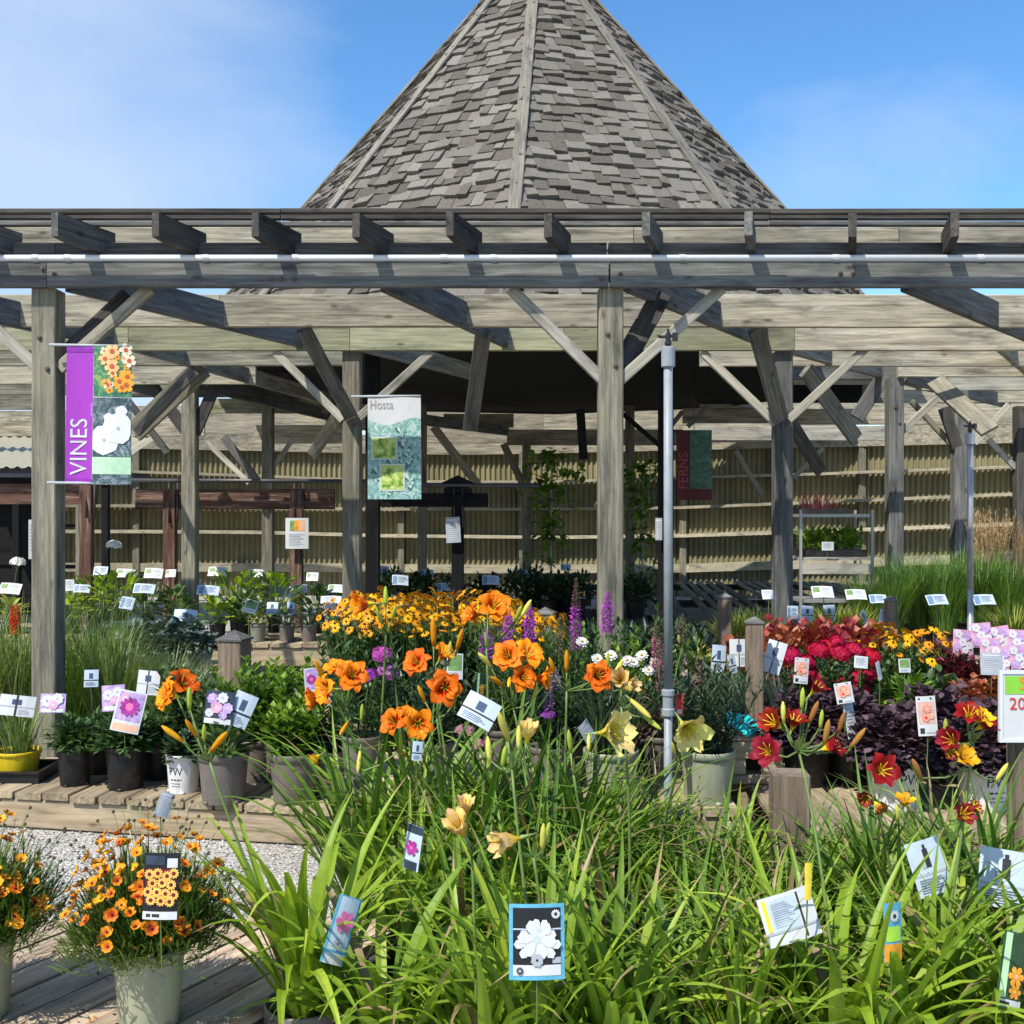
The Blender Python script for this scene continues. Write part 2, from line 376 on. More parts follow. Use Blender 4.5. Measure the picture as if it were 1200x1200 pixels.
# second, inner rows (all at beam height)
ZB = 2.912
def rowbeam(px0, px1, d, z0, z1, mat, w=.045):
    return bm(px0, d, px1, d, z0, z1, w, mat)
for a, c_ in ((-260, 258), (258.6, 543), (543.6, 700), (700.6, 835), (835.6, 1290)): rowbeam(a, c_, 7.62, 2.916 + ru(0, .006), 3.15, W_TAN)
for a, c_ in ((-220, 151), (151.6, 410), (410.6, 660), (660.6, 930), (930.6, 1300)): rowbeam(a, c_, 8.5, 2.883, 3.085 + ru(0, .01), W_GRN if a < 800 else W_TAN)
rowbeam(-260, 420, 9.5, 2.90, 3.05, W_POST); rowbeam(820, 1280, 9.45, 2.888, 3.03, W_TAN)
for a, c_, dd, z0, z1, m in ((-150, 300, 10.8, 2.89, 3.08, W_TAN), (1052, 1300, 10.2, 2.89, 3.16, W_TAN), (900, 1051, 10.4, 2.89, 3.04, W_GREY), (1058, 1300, 11.3, 2.886, 3.1, W_LITE),
                             (1040, 1300, 12.6, 2.89, 3.12, W_TAN), (240, 385, 14.4, 2.93, 3.13, W_GRN), (298, 420, 15.6, 2.60, 2.87, W_TAN), (520, 602, 17.4, 2.98, 3.2, W_GRN), (594, 800, 17.6, 2.70, 2.96, W_TAN),
                             (800, 930, 16, 2.93, 3.16, W_TAN), (930, 1250, 15.4, 2.86, 3.09, W_TAN), (-120, 240, 15.8, 2.72, 2.96, W_TAN), (800, 1052, 18.2, 2.82, 3.06, W_LITE)):
    rowbeam(a, c_, dd, z0, z1, m, .05)
for a, c_, dd, z0, z1, m in ((-220, 200, 12.3, 2.95, 3.24, W_POST), (150, 345, 13.2, 3.02, 3.36, W_DARK), (345, 470, 17.0, 2.9, 3.5, W_TAN), (430, 646, 19.4, 2.86, 3.62, W_TAN), (638, 900, 19.3, 2.86, 3.6, W_TAN), (900, 1010, 13.0, 2.93, 3.30, W_SHADED), (930, 1300, 12.9, 3.14, 3.42, W_LITE), (820, 960, 17.0, 3.04, 3.6, W_TAN), (-200, 160, 17.4, 2.98, 3.25, W_TAN), (160, 420, 18.6, 2.96, 3.45, W_TAN), (1000, 1300, 16.6, 3.05, 3.4, W_TAN), (1010, 1300, 14.2, 3.05, 3.48, W_POST), (800, 1000, 18.9, 3.02, 3.95, W_TAN), (-200, 60, 14.6, 3.0, 3.3, W_POST)):  # the near-black board continues the under-roof shade in its colour
    rowbeam(a, c_, dd, z0, z1, m, .05)
# joists running back
def joist(px0, d0, px1, d1, ext, z0=2.909, z1=3.10, mat=W_GREY):
    p0 = Vector((gx(px0, d0), d0, (z0 + z1) / 2)); p1 = Vector((gx(px1, d1), d1, (z0 + z1) / 2)); v = (p1 - p0).normalized()
    return timber('joist', p0, p0 + v * ext, .05, z1 - z0, mat, per)
for q in ((80, 6.34, 258, 7.6, 2.6), (450, 6.34, 543, 7.6, 2.5), (735, 6.34, 840, 7.6, 2.6), (1060, 6.34, 1128, 7.1, 2.6), (-190, 6.34, 20, 7.6, 2.6)):
    joist(*q)
for q in ((413, 8.55, 545, 10.4, 2.2), (905, 8.55, 1020, 10.2, 4.0), (1168, 8.55, 1200, 10.0, 3.0), (150, 8.6, 290, 10.8, 4.6), (20, 8.6, 130, 10.8, 3.5)):
    joist(*q, z0=2.905, z1=3.06, mat=W_POST)
for q in ((225, 10.9, 400, 15.2, 4.9), (440, 14.5, 594, 17.6, 3.6), (1060, 10.4, 1190, 13.2, 3.4)):
    joist(*q, z0=2.86, z1=3.02, mat=W_GREY)
# braces: pixel ends and their depths
def brace(x0, y0, d0, x1, y1, d1, w, mat, t=.04):
    p0 = P(x0, y0, d0); p1 = P(x1, y1, d1); p0.z = min(p0.z, 2.99)
    timber('knee_brace', p0, p1, t, w, mat, per, up=(0, -1, .01) if False else (Vector((p1 - p0)).cross(Vector((0, 1, 0))))[:] )
for q in ((598, 338, 6.17, 707, 446, 6.17, .065, W_LITE), (846, 338, 6.17, 724, 448, 6.17, .065, W_LITE),
          (-60, 335, 6.17, 46, 432, 6.17, .065, W_LITE), (176, 338, 6.17, 70, 432, 6.17, .07, W_TAN), (150, 345, 6.4, 66, 425, 6.26, .085, W_DARK),
          (775, 345, 6.7, 728, 430, 6.27, .13, W_DARK),
          (322, 412, 8.52, 402, 492, 8.54, .065, W_LITE), (506, 412, 8.52, 420, 490, 8.54, .065, W_LITE),
          (356, 386, 7.7, 411, 488, 8.5, .11, W_GREY), (822, 412, 8.52, 909, 496, 8.54, .065, W_LITE), (1015, 408, 8.52, 924, 492, 8.54, .065, W_LITE),
          (886, 384, 7.7, 915, 492, 8.5, .13, W_GREY), (567, 385, 8.0, 551, 503, 8.7, .12, W_GREY), (944, 433, 8.8, 1003, 514, 9.6, .14, W_GREY),
          (922, 488, 8.75, 962, 552, 9.4, .11, W_DARK), (397, 486, 8.75, 366, 533, 9.2, .1, W_POST),
          (1040, 432, 10.4, 1004, 490, 10.35, .14, W_GREY), (1102, 463, 10.3, 1056, 506, 10.3, .065, W_LITE), (1096, 446, 9.8, 1160, 505, 9.3, .17, W_POST),
          (1106, 478, 11.2, 1122, 525, 11.25, .12, W_DARK), (1068, 470, 11.3, 1116, 522, 11.3, .06, W_POST), (1142, 520, 11.3, 1182, 474, 11.3, .06, W_LITE),
          (238, 430, 9.6, 158, 506, 10.2, .2, W_POST), (160, 506, 10.0, 228, 434, 9.5, .1, W_GREY), (170, 430, 10.9, 218, 505, 10.9, .12, W_DARK), (255, 446, 10.9, 228, 508, 10.9, .12, W_DARK),
          (242, 518, 14.2, 292, 566, 14.2, .07, W_LITE), (262, 512, 14.2, 300, 562, 14.2, .11, W_GREY), (345, 512, 14.2, 312, 560, 14.2, .06, W_LITE),
          (508, 500, 17.4, 560, 568, 17.4, .14, W_TAN), (862, 528, 15.4, 893, 580, 15.4, .07, W_LITE), (964, 525, 15.4, 930, 560, 15.4, .07, W_LITE), (680, 480, 12.4, 684, 538, 12.6, .1, W_SHADED),
          (1158, 515, 13, 1190, 548, 13, .07, W_LITE), (150, 470, 10.9, 196, 530, 11.2, .07, W_LITE), (730, 485, 12.0, 775, 524, 12.0, .05, W_SHADED), (590, 520, 17.4, 612, 566, 17.4, .12, W_POST), (800, 482, 14, 770, 520, 14, .06, W_GREY), (830, 476, 14, 806, 500, 14, .06, W_GREY)):
    brace(*q)

bo = MB(); bo.lathe([(.016, 0), (.016, .003), (.009, .0035), (.009, .012), (.006, .014)], 8); BOLT = bo.data('bolt', C(.10, .075, .06, .6, .4, .3, .3))
for px, d, zs in ((57, 6.2, (2.60, 2.42)), (715, 6.2, (2.62, 2.44)), (413, 8.6, (2.45, 2.30)), (916.5, 8.6, (2.45, 2.30)), (1048, 10.3, (2.6, 2.45))):
    for q, z in enumerate(zs): link('bolt', BOLT, per, T(gx(px, d) + (-.02, .025)[q], d - .0712, z) @ RX(pi / 2))
for px in (50, 64, 705, 727, 330, 345, 985, 1000): link('bolt', BOLT, per, T(gx(px, 6.075), 6.0747, 2.955 + (px % 3 - 1) * .03) @ RX(pi / 2))

# ------------------------------------------------------------------ pavilion with shake roof
CX, CY, RR, ZE, ZA = gx(631, 14), 14.0, 4.58, 3.42, 9.08
pav = thing('pavilion', 'round timber pavilion with a tall pointed roof of grey wooden shakes', 'pavilion', (CX, CY, 0))
NH = 10
TH = [R(-5 + 36 * k) for k in range(NH)]
def hp(t, r, z): return Vector((CX + r * sin(t), CY - r * cos(t), z))
W_SHAKE, nt, bs = nodes('cedar_shake'); L = nt.links.new
gi = N(nt, 'ShaderNodeNewGeometry'); tc = N(nt, 'ShaderNodeTexCoord')
rp = ramp(nt, [(0, (.075, .066, .055)), (.4, (.135, .121, .102)), (.75, (.18, .165, .142)), (1, (.245, .228, .20))])
mp = N(nt, 'ShaderNodeMapping'); mp.inputs['Scale'].default_value = (22, 22, 2.2); L(tc.outputs['Object'], mp.inputs[0])
no = N(nt, 'ShaderNodeTexNoise', i_Scale=2.0, i_Detail=7.0, i_Roughness=.7); L(mp.outputs[0], no.inputs['Vector'])
ma = N(nt, 'ShaderNodeMath', operation='MULTIPLY_ADD'); ma.inputs[1].default_value = 1.0; L(no.outputs['Fac'], ma.inputs[0])
sb = N(nt, 'ShaderNodeMath', operation='MULTIPLY_ADD'); sb.inputs[1].default_value = .75; sb.inputs[2].default_value = -.4; L(gi.outputs['Random Per Island'], sb.inputs[0]); L(sb.outputs[0], ma.inputs[2])
L(ma.outputs[0], rp.inputs[0]); L(rp.outputs[0], bs.inputs['Base Color']); bs.inputs['Roughness'].default_value = .9; bs.inputs['Specular IOR Level'].default_value = .1
bp = N(nt, 'ShaderNodeBump', i_Strength=.5, i_Distance=.01); L(no.outputs['Fac'], bp.inputs['Height']); L(bp.outputs[0], bs.inputs['Normal'])
# deck under the shakes + flat soffit with the under-roof shade put into its colour
b = MB(); vs = [tuple(hp(t, RR - .08, ZE)) for t in TH] + [(CX, CY, ZA - .05)]
b.add(vs, [(i, (i + 1) % NH, NH) for i in range(NH)]); link('roof_deck', b.data('roof_deck', W_DARK), pav, Matrix())
b = MB(); b.prism([tuple(hp(t, RR - .14, 0))[:2] for t in TH], ZE - .10, ZE - .06); link('soffit', b.data('soffit', W_SHADED), pav, Matrix())
for i in range(NH):
    a, c_ = hp(TH[i], RR - .10, ZE - .055), hp(TH[(i + 1) % NH], RR - .10, ZE - .055)
    timber('fascia', a, c_, .03, .15, W_DARK, pav)
b = MB(); rows = 41
for k in range(NH):
    A = hp(TH[k], RR, ZE); B = hp(TH[(k + 1) % NH], RR, ZE); top = Vector((CX, CY, ZA))
    ex = (B - A).normalized(); mid = (A + B) / 2; up = (top - mid); SL = up.length; up.normalize(); nn = ex.cross(up)
    half = (B - A).length / 2; e = SL / rows
    for r in range(rows):
        s0 = r * e - .03; hw0 = half * (1 - r * e / SL)
        x = -hw0 - ru(0, .1)
        while x < hw0:
            wd = ru(.09, .27); x1 = min(x + wd, hw0 + .02)
            if x1 - x > .02 and x1 > -hw0 - .02:
                xa = max(x, -hw0 - .02); j = ru(-.055, .04); th = ru(.026, .066)
                lo = mid + up * (s0 + j); hi = mid + up * min(s0 + e * 1.7, SL)
                tw = ru(-.012, .012)
                # keep upper end inside the facet
                hw1 = max(.005, half * (1 - min(SL, s0 + e * 1.7) / SL) + .02)
                xb, xc = max(-hw1, min(hw1, xa)), max(-hw1, min(hw1, x1 - .004))
                p = [lo + ex * xa + nn * (th + tw + .006), lo + ex * (x1 - .006) + nn * (th - tw + .006), lo + ex * (x1 - .006) + nn * (-.002), lo + ex * xa - nn * .002,
                     hi + ex * xb + nn * .012, hi + ex * xc + nn * .012, hi + ex * xc - nn * .002, hi + ex * xb - nn * .002]
                b.add([tuple(q) for q in p], [(0, 1, 5, 4), (0, 3, 2, 1), (0, 4, 7, 3), (1, 2, 6, 5)])
            x = x1
link('shakes', b.data('shakes', W_SHAKE), pav, Matrix())
W_HIP = wood('hip_board', (.13, .12, .095), (.25, .23, .19), (.36, .34, .28))
for k in range(NH):
    a = hp(TH[k], RR + .03, ZE - .02); t_ = Vector((CX, CY, ZA + .02)); d = (t_ - a)
    out = Vector((sin(TH[k]), -cos(TH[k]), 0)); d.normalize(); nn = (out - d * out.dot(d)).normalized(); 
    timber('hip_board', a + nn * .035, t_ + nn * .035, .13, .03, W_HIP, pav, up=nn)
for x, y in ((gx(437, 11.0), 11.0), (gx(780, 10.8), 10.8), (-3.2, 14), (3.55, 14), (-1.43, 17), (1.9, 17.2)):
    timber('post', (x, y, 0), (x, y, ZE - .10), .14, .14, W_SHADED if y < 13 else W_POST, pav, up=(0, 1, 0))

# ------------------------------------------------------------------ curved back wall
PX = [-140, 150, 300, 450, 550, 650, 800, 950, 1190, 1340]
DW = [19, 20, 20.4, 20.6, 20.6, 20.6, 20.2, 19.5, 18.2, 17.3]
def samp(tab, px):
    for i in range(len(PX) - 1):
        if px <= PX[i + 1] or i == len(PX) - 2:
            t = (px - PX[i]) / (PX[i + 1] - PX[i]); return tab[i] + (tab[i + 1] - tab[i]) * t
wal = thing('garden_wall', 'curved olive corrugated metal wall with timber ledges closing the yard behind', 'wall', (0, 20.6, 0))
def metal_wall():
    m, nt, bs = nodes('corrugated_metal'); L = nt.links.new
    tc = N(nt, 'ShaderNodeTexCoord'); n = N(nt, 'ShaderNodeTexNoise', i_Scale=1.2, i_Detail=8.0, i_Roughness=.65); 
    mp = N(nt, 'ShaderNodeMapping'); mp.inputs['Scale'].default_value = (2.5, 2.5, .7); L(tc.outputs['Object'], mp.inputs[0]); L(mp.outputs[0], n.inputs['Vector'])
    rp = ramp(nt, [(.3, (.14, .127, .064)), (.55, (.225, .202, .106)), (.75, (.285, .258, .142))]); L(n.outputs['Fac'], rp.inputs[0]); L(rp.outputs[0], bs.inputs['Base Color'])
    bs.inputs['Roughness'].default_value = .6
    return m
pts = []
x = -140
ww = 0
while x <= 1340:
    d = samp(DW, x); pts.append((gx(x, d), d)); x += .0165 * F / d
b = MB(); vs = []; fs = []
for i, (px_, d) in enumerate(pts):
    off = .022 * (1, .7, -.7, -1, -.7, .7)[i % 6]
    vs += [(px_, d + off, 0), (px_, d + off, 3.0)]
fs = [(2 * i, 2 * i + 2, 2 * i + 3, 2 * i + 1) for i in range(len(pts) - 1)]
b.add(vs, fs); link('corrugated_panel', b.data('corrugated_panel', metal_wall()), wal, Matrix())
def ledge(name, ys, th, dep, mat, dback=.03):
    b = MB(); vs = []
    for px, d, y in zip(PX, DW, ys):
        z = CH + (600 - y) * (d - dep) / F; k0 = (d - dep) / d; k1 = (d - dback) / d; X = gx(px, d)
        vs += [(X * k0, d - dep, z - th), (X * k1, d - dback, z - th), (X * k1, d - dback, z), (X * k0, d - dep, z)]
    fs = []
    for i in range(len(PX) - 1):
        for j in range(4): fs.append((i * 4 + j, (i + 1) * 4 + j, (i + 1) * 4 + (j + 1) % 4, i * 4 + (j + 1) % 4))
    b.add(vs, fs); return link(name, b.data(name, mat), wal, Matrix())
W_LEDGE = wood('ledge_timber', (.26, .23, .15), (.42, .38, .27), (.55, .51, .38))
ledge('ledge', [551, 551, 556, 562, 563, 563, 558, 554, 545, 541], .05, .27, W_LEDGE)
ledge('ledge', [590, 591, 594, 595, 595, 595, 593, 587, 577, 571], .055, .29, W_LEDGE)
ledge('ledge', [621, 621, 622, 626, 627, 628, 626, 621, 612, 607], .06, .28, W_LEDGE)
ledge('ledge', [659, 660, 660, 661, 662, 662, 661, 656, 648, 644], .16, .12, W_LEDGE)
ledge('cap_board', [502, 503, 506, 510, 511, 509, 505, 501, 494, 491], .36, .14, W_TAN)
for px in (160, 470, 612, 800, 908, 1010, 1192):
    d = samp(DW, px) - .09
    timber('post', (gx(px, d), d, 0), (gx(px, d), d, 2.75), .12, .10, W_POST, wal, up=(0, 1, 0))

# ------------------------------------------------------------------ lean-to shed at the far left
sh = thing('storage_shed', 'dark open-fronted storage shed with a corrugated lean-to roof behind the left post', 'shed', (gx(-30, 15), 15, 0))
b = MB(); vs = []; n = 90
for i in range(n + 1):
    px = -160 + 290 * i / n; o_ = .02 * (1, 0, -1, 0)[i % 4]
    p = P(px, 548, 14); q = P(px * 14 / 17 + 600 * 3 / 17, 492, 17); vs += [(p.x, p.y, p.z + o_), (q.x, q.y, q.z + o_)]
b.add(vs, [(2 * i, 2 * i + 2, 2 * i + 3, 2 * i + 1) for i in range(n)])
link('roof', b.data('roof', C(.40, .37, .27, .5)), sh, Matrix())
timber('fascia', P(-160, 553, 14.02), P(130, 553, 14.02), .03, .10, W_SHADED, sh)
b = MB(); b.box(gx(-160, 17), 16.6, 0, gx(66, 17), 16.7, 2.75); link('back_wall', b.data('back_wall', W_SHADED), sh, Matrix())  # near-black colour stands for the shade inside the shed
for px in (20, 124): timber('post', (gx(px, 14.15), 14.15, 0), (gx(px, 14.15), 14.15, 2.12), .09, .09, W_SHADED, sh, up=(0, 1, 0))
for z in (.8, 1.4): timber('shelf', (gx(-160, 15.6), 15.6, z), (gx(100, 15.6), 15.6, z), .4, .04, W_SHADED, sh)

# ------------------------------------------------------------------ red-brown arbours
def frame(label, xa, xb, d, y0, y1, posts, mat):
    t = thing('timber_arbor', label, 'timber arbour', (gx((xa + xb) / 2, d), d, 0), 0, 'timber arbours over the benches')
    p = P(xa, (y0 + y1) / 2, d); q = P(xb, (y0 + y1) / 2, d)
    timber('top_beam', p, q, .09, (y1 - y0) * d / F, mat, t)
    for px in posts: timber('post', (gx(px, d), d - .1, 0), (gx(px, d), d - .1, CH + (598 - y0) * d / F), .13, .10, mat, t, up=(0, 1, 0))
    b = MB(); b.tube([P(xa - 8, y0 - 10, d - .1), P(xb + 60, y0 - 9, d - .1)], .022, n=8)
    link('pipe_rail', b.data('pipe_rail', C(.06, .06, .065, .4, .5), True), t, Matrix())
    for px in posts:
        b = MB()
        for s in (-5, 5): b.tube([P(px + s, y0 - 9, d - .1), P(px + s, y0 + 40, d - .18)], .012, n=6)
        link('pipe_bracket', b.data('pipe_bracket', C(.05, .04, .04, .5), True), t, Matrix())
    return t
frame('red-brown timber arbour with peeling beam over the left hosta bench', 160, 392, 11.7, 573, 597, (203, 350), W_RED)
frame('red-brown timber arbour cut off by the left picture edge', -90, 112, 11.5, 567, 591, (-40, 106), W_RED)
frame('near-black timber arbour in the shade behind the hosta banner', 446, 572, 11.4, 578, 594, (537,), W_SHADED)
t = thing('bird_feeder', 'dark little roofed bird feeder standing on the shaded timber arbour', 'bird feeder', P(537, 578, 11.4))
b = MB(); c_ = P(537, 578, 11.4)
b.box(c_.x - .15, 11.3, c_.z, c_.x + .15, 11.5, c_.z + .05); b.box(c_.x - .12, 11.33, c_.z + .05, c_.x + .12, 11.47, c_.z + .1)
link('body', b.data('body', W_SHADED), t, Matrix())
b = MB(); b.add([(c_.x - .19, 11.28, c_.z + .1), (c_.x + .19, 11.28, c_.z + .1), (c_.x, 11.28, c_.z + .19), (c_.x - .19, 11.52, c_.z + .1), (c_.x + .19, 11.52, c_.z + .1), (c_.x, 11.52, c_.z + .19)], [(0, 1, 2), (5, 4, 3), (0, 2, 5, 3), (2, 1, 4, 5), (1, 0, 3, 4)])
link('roof', b.data('roof', W_SHADED), t, Matrix())

# ------------------------------------------------------------------ risers / pipes
def pipe(label, px, d, ytop, r, mat, coup=None, r2=None):
    t = thing('sprinkler_riser', label, 'sprinkler', (gx(px, d), d, 0))
    zt = CH + (600 - ytop) * d / F; x = gx(px, d); zc = CH + (600 - coup) * d / F if coup else zt * .5
    b = MB(); b.lathe([(r2 or r, 0), (r2 or r, zc)], 16); link('lower_pipe', b.data('lower_pipe', mat, True), t)
    b = MB(); b.lathe([(r, zc), (r, zt)], 16); link('upper_pipe', b.data('upper_pipe', mat, True), t)
    if coup:
        b = MB(); b.lathe([(r * 1.15, zc - .06), (r * 1.5, zc - .055), (r * 1.5, zc - .03), (r * 1.25, zc - .025), (r * 1.25, zc + .02), (r * 1.5, zc + .025), (r * 1.5, zc + .045), (r * 1.1, zc + .05)], 16); link('coupling', b.data('coupling', mat), t)
    b = MB(); b.lathe([(r * 1.5, zt - .075), (r * 1.55, zt - .07), (r * 1.55, zt), (r * 1.2, zt + .005)], 16); link('reducer', b.data('reducer', mat), t)
    b = MB(); s = r / .018
    b.lathe([(r * .55, zt), (r * .55, zt + .012 * s), (r * .8, zt + .014 * s), (r * .8, zt + .024 * s), (r * .6, zt + .026 * s), (r * .6, zt + .06 * s), (r * .3, zt + .065 * s), (r * .3, zt + .078 * s)], 10)
    b.tube([(-r * 1.9, 0, zt + .045 * s), (r * 2.0, 0, zt + .05 * s)], r * .33, n=6); b.box(r * 1.0, -.01, zt + .03 * s, r * 2.1, .01, zt + .062 * s); b.tube([(-r * 1.9, 0, zt + .045 * s), (-r * 2.4, -.02, zt + .047 * s)], r * .3, n=6)
    link('sprinkler_head', b.data('sprinkler_head', C(.012, .012, .014, .4, .5)), t)
pipe('tall grey plastic riser pipe with a black sprinkler head right of the centre post', 783, 4.25, 408, .0178, C(.24, .265, .28, .45, .4, .12), 822, .0165)
pipe('slim galvanised riser pipe with a small sprinkler head among the phlox tags', 1137, 7.3, 508, .020, C(.32, .33, .34, .35, .5, .08, .3))

# ------------------------------------------------------------------ bollard posts
def bollard(label, px, d, ytop, wpx, mat=W_BOLL, cap=True, group='short timber posts between the benches', rz=0):
    w_ = wpx * d / F; zt = CH + (600 - ytop) * d / F; x = gx(px, d)
    t = thing('bollard', label, 'timber post', (x, d, 0), 0, group)
    ch = w_ * .42 if cap else 0
    M = T(x, d, 0) @ RZ(rz)
    b = MB(); b.cham(zt - ch, w_, w_, .006); link('shaft', b.data('shaft', mat), t, M @ Matrix(((0, 1, 0, 0), (0, 0, 1, 0), (1, 0, 0, 0), (0, 0, 0, 1))))
    if cap:
        a = w_ * .56; b = MB(); z0 = zt - ch
        b.box(-a, -a, z0 + .001, a, a, z0 + ch * .22); 
        a2 = a * .97
        b.add([(-a2, -a2, z0 + ch * .22), (a2, -a2, z0 + ch * .22), (a2, a2, z0 + ch * .22), (-a2, a2, z0 + ch * .22), (0, 0, zt)], [(0, 1, 4), (1, 2, 4), (2, 3, 4), (3, 0, 4)])
        link('cap', b.data('cap', W_GREY), t, M)
    return t
bollard('brown timber post with grey pyramid cap behind the grey pots', 275, 6.35, 738, 29, rz=R(-12))
bollard('pale timber post with pyramid cap beside the yellow coneflowers', 639, 6.95, 711, 21, W_POST, rz=R(-15))
bollard('slender weathered post with dark metal cap beside the teal bags', 884, 5.2, 722, 20, W_BOLL, rz=R(-8))
bollard('brown timber post nearest the slatted bench in the shade', 849, 7.15, 694, 16, rz=R(-12))
bollard('brown timber post in front of the green fountain grass', 1044, 7.4, 698, 14, rz=R(-12))
bollard('thick foreground post with sawn top among the red daylilies', 925, 3.6, 905, 42, W_BOLL, False, rz=R(-5))

# ------------------------------------------------------------------ benches
def bench(label, a, b_, dep, h, mat=W_BENCH, group='slatted plant benches', along=False, fas=.17):
    a = Vector((*a, 0)); b_ = Vector((*b_, 0)); e = (b_ - a); Ln = e.length; e.normalize(); f = Vector((-e.y, e.x, 0))
    t = thing('plant_bench', label, 'plant bench', tuple((a + b_) / 2), 0, group)
    if along:
        n = max(2, int(dep / .15)); s = dep / n
        for i in range(n):
            p = a + f * ((i + .5) * s); timber('plank', p + Vector((0, 0, h - .018)), p + e * Ln + Vector((0, 0, h - .018)), s - .014, .036, mat, t)
    else:
        n = max(2, int(Ln / .15)); s = Ln / n
        for i in range(n):
            p = a + e * ((i + .5) * s); timber('plank', p - f * ru(0, .012) + Vector((0, 0, h - .018 + ru(-.003, .003))), p + f * dep + Vector((0, 0, h - .018)), s - ru(.008, .018), .036, mat, t)
    for k, q in ((0, .03), (1, dep - .05)):
        p = a + f * q; timber('apron', p + e * .01 + Vector((0, 0, h - .04 - fas / 2)), p + e * (Ln - .01) + Vector((0, 0, h - .04 - fas / 2)), .04, fas, mat, t)
    m = max(2, int(Ln / 1.4) + 1)
    for i in range(m):
        for q in (.08, dep - .1):
            p = a + e * (.1 + (Ln - .2) * i / (m - 1)) + f * q; timber('leg', p, p + Vector((0, 0, h - .038)), .09, .09, W_BOLL, t, up=(0, 1, 0))
    return t
H1 = .40
bench('low pale plank platform under the black and grey pots at left', (-3.88, 5.64), (-.84, 5.06), .72, .19, fas=.142)
bench('slatted bench under the two sage pots in the centre', (-.66, 4.33), (.93, 4.33), 1.0, H1)
bench('slatted bench under the yellow coneflowers in the centre', (-1.32, 6.0), (.45, 6.0), .84, H1)
bench('slatted bench under the white printed pots at right', (1.02, 4.03), (3.1, 3.95), 1.08, H1)
bench('slatted bench under the crimson phlox and orange heucheras', (1.05, 5.36), (3.95, 5.3), 1.5, H1)
bench('bench carrying the fountain grasses behind the short posts', (2.27, 7.75), (5.8, 7.6), 2.4, H1)
bench('small bench of yellow grasses beside the grey pergola post', (1.55, 7.5), (2.05, 7.5), 1.6, H1)
bench('small bench under the row of grey pots at left', (-3.7, 7.75), (-2.2, 7.75), .9, H1)
bench('bench of hosta pots behind the brown capped post', (-2.84, 9.78), (-1.45, 9.7), 1.5, H1)
bench('bench of hostas beneath the purple banner', (-5.3, 10.3), (-3.32, 10.3), 1.2, H1)
bench('shaded bench of dark shrubs under the pavilion', (-1.35, 11.75), (1.45, 11.75), 1.5, H1, W_DARK)
# empty grey slatted bench in the shade, planks running back to the wall
t = thing('plant_bench', 'empty grey slatted bench in the pavilion shade along the wall', 'plant bench', (3.0, 14.8, 0), 0, 'slatted plant benches')
for i in range(27):
    if i % 6 == 5: continue
    x = 1.25 + i * .165; timber('plank', (x, 11.4, .38), (x + .68, 18.6, .38), .10, .03, W_POST, t)
for y in (11.6, 15, 18.3): timber('cross_beam', (1.2, y, .31), (5.9, y, .31), .08, .1, W_DARK, t)
for x in (1.3, 3.4, 5.7):
    for y in (11.75, 15.15, 18.2): timber('leg', (x, y, 0), (x, y, .26), .09, .09, W_DARK, t, up=(0, 1, 0))
# low crate-like riser with a slot, left end of the right bench
t = thing('wooden_riser', 'low wooden riser box with a square hole beside the sage pot', 'riser box', (gx(893, 4.75), 4.75, H1))
x0, x1 = gx(858, 4.7), gx(916, 4.7); xs = gx(873, 4.7)
z0, z1 = H1 + .003, H1 + .19
zA, zB = H1 + .045, H1 + .115
for nm, p, q, w_, h_ in (('board', (x0, 4.7, (zB + z1) / 2), (x1, 4.7, (zB + z1) / 2), .03, z1 - zB), ('board', (x0, 4.7, (z0 + zA) / 2), (x1, 4.7, (z0 + zA) / 2), .03, zA - z0),
                         ('block', (x0, 4.701, (zA + zB) / 2), (xs, 4.701, (zA + zB) / 2), .03, zB - zA - .001), ('block', (xs + .075, 4.701, (zA + zB) / 2), (x1, 4.701, (zA + zB) / 2), .03, zB - zA - .001),
                         ('top', (x0, 4.84, z1 + .012), (x1, 4.84, z1 + .012), .31, .022)):
    timber(nm, p, q, w_, h_, W_BENCH, t)
b = MB(); b.box(x0 + .01, 4.96, z0, x1 - .01, 4.98, z1); link('back_board', b.data('back_board', W_DARK), t, Matrix())
# foreground deck
t = thing('display_deck', 'low plank display deck in the left foreground', 'deck', (-1.2, 3, 0))
u = Vector((.5, .866)); v = Vector((-.866, .5)); o0 = Vector((-.70, 2.80)); HD = .28; s = .128
for i in range(19):
    p = o0 + v * (i * s); q = o0 + v * (i * s + s - .012)
    def at_y(o_, Y): return o_ + u * ((Y - o_.y) / u.y)
    yn, yf = 1.9, 3.46 + ru(-.008, .008)
    A, B_ = at_y(p, yn), at_y(q, yn); C_, D_ = at_y(q, yf), at_y(p, yf)
    mid = (A + C_) / 2; M = T(mid.x, mid.y, HD) @ RZ(math.atan2(u.y, u.x))
    Mi = M.inverted(); poly = [tuple((Mi @ Vector((*k, HD)))[:2]) for k in (A, D_, C_, B_)]
    b = MB(); b.prism(poly, -.034, ru(-.002, .002)); link('plank', b.data('plank', W_DECK), t, M)
a = at_y(o0, 1.9); c_ = at_y(o0, 3.44)
timber('side_board', (a.x + .012, a.y, .125), (c_.x + .012, c_.y, .125), .03, .235, W_DARK, t)
timber('end_board', (-3.0, 3.44, .125), (c_.x - .03, 3.44, .125), .03, .235, W_DECK, t)

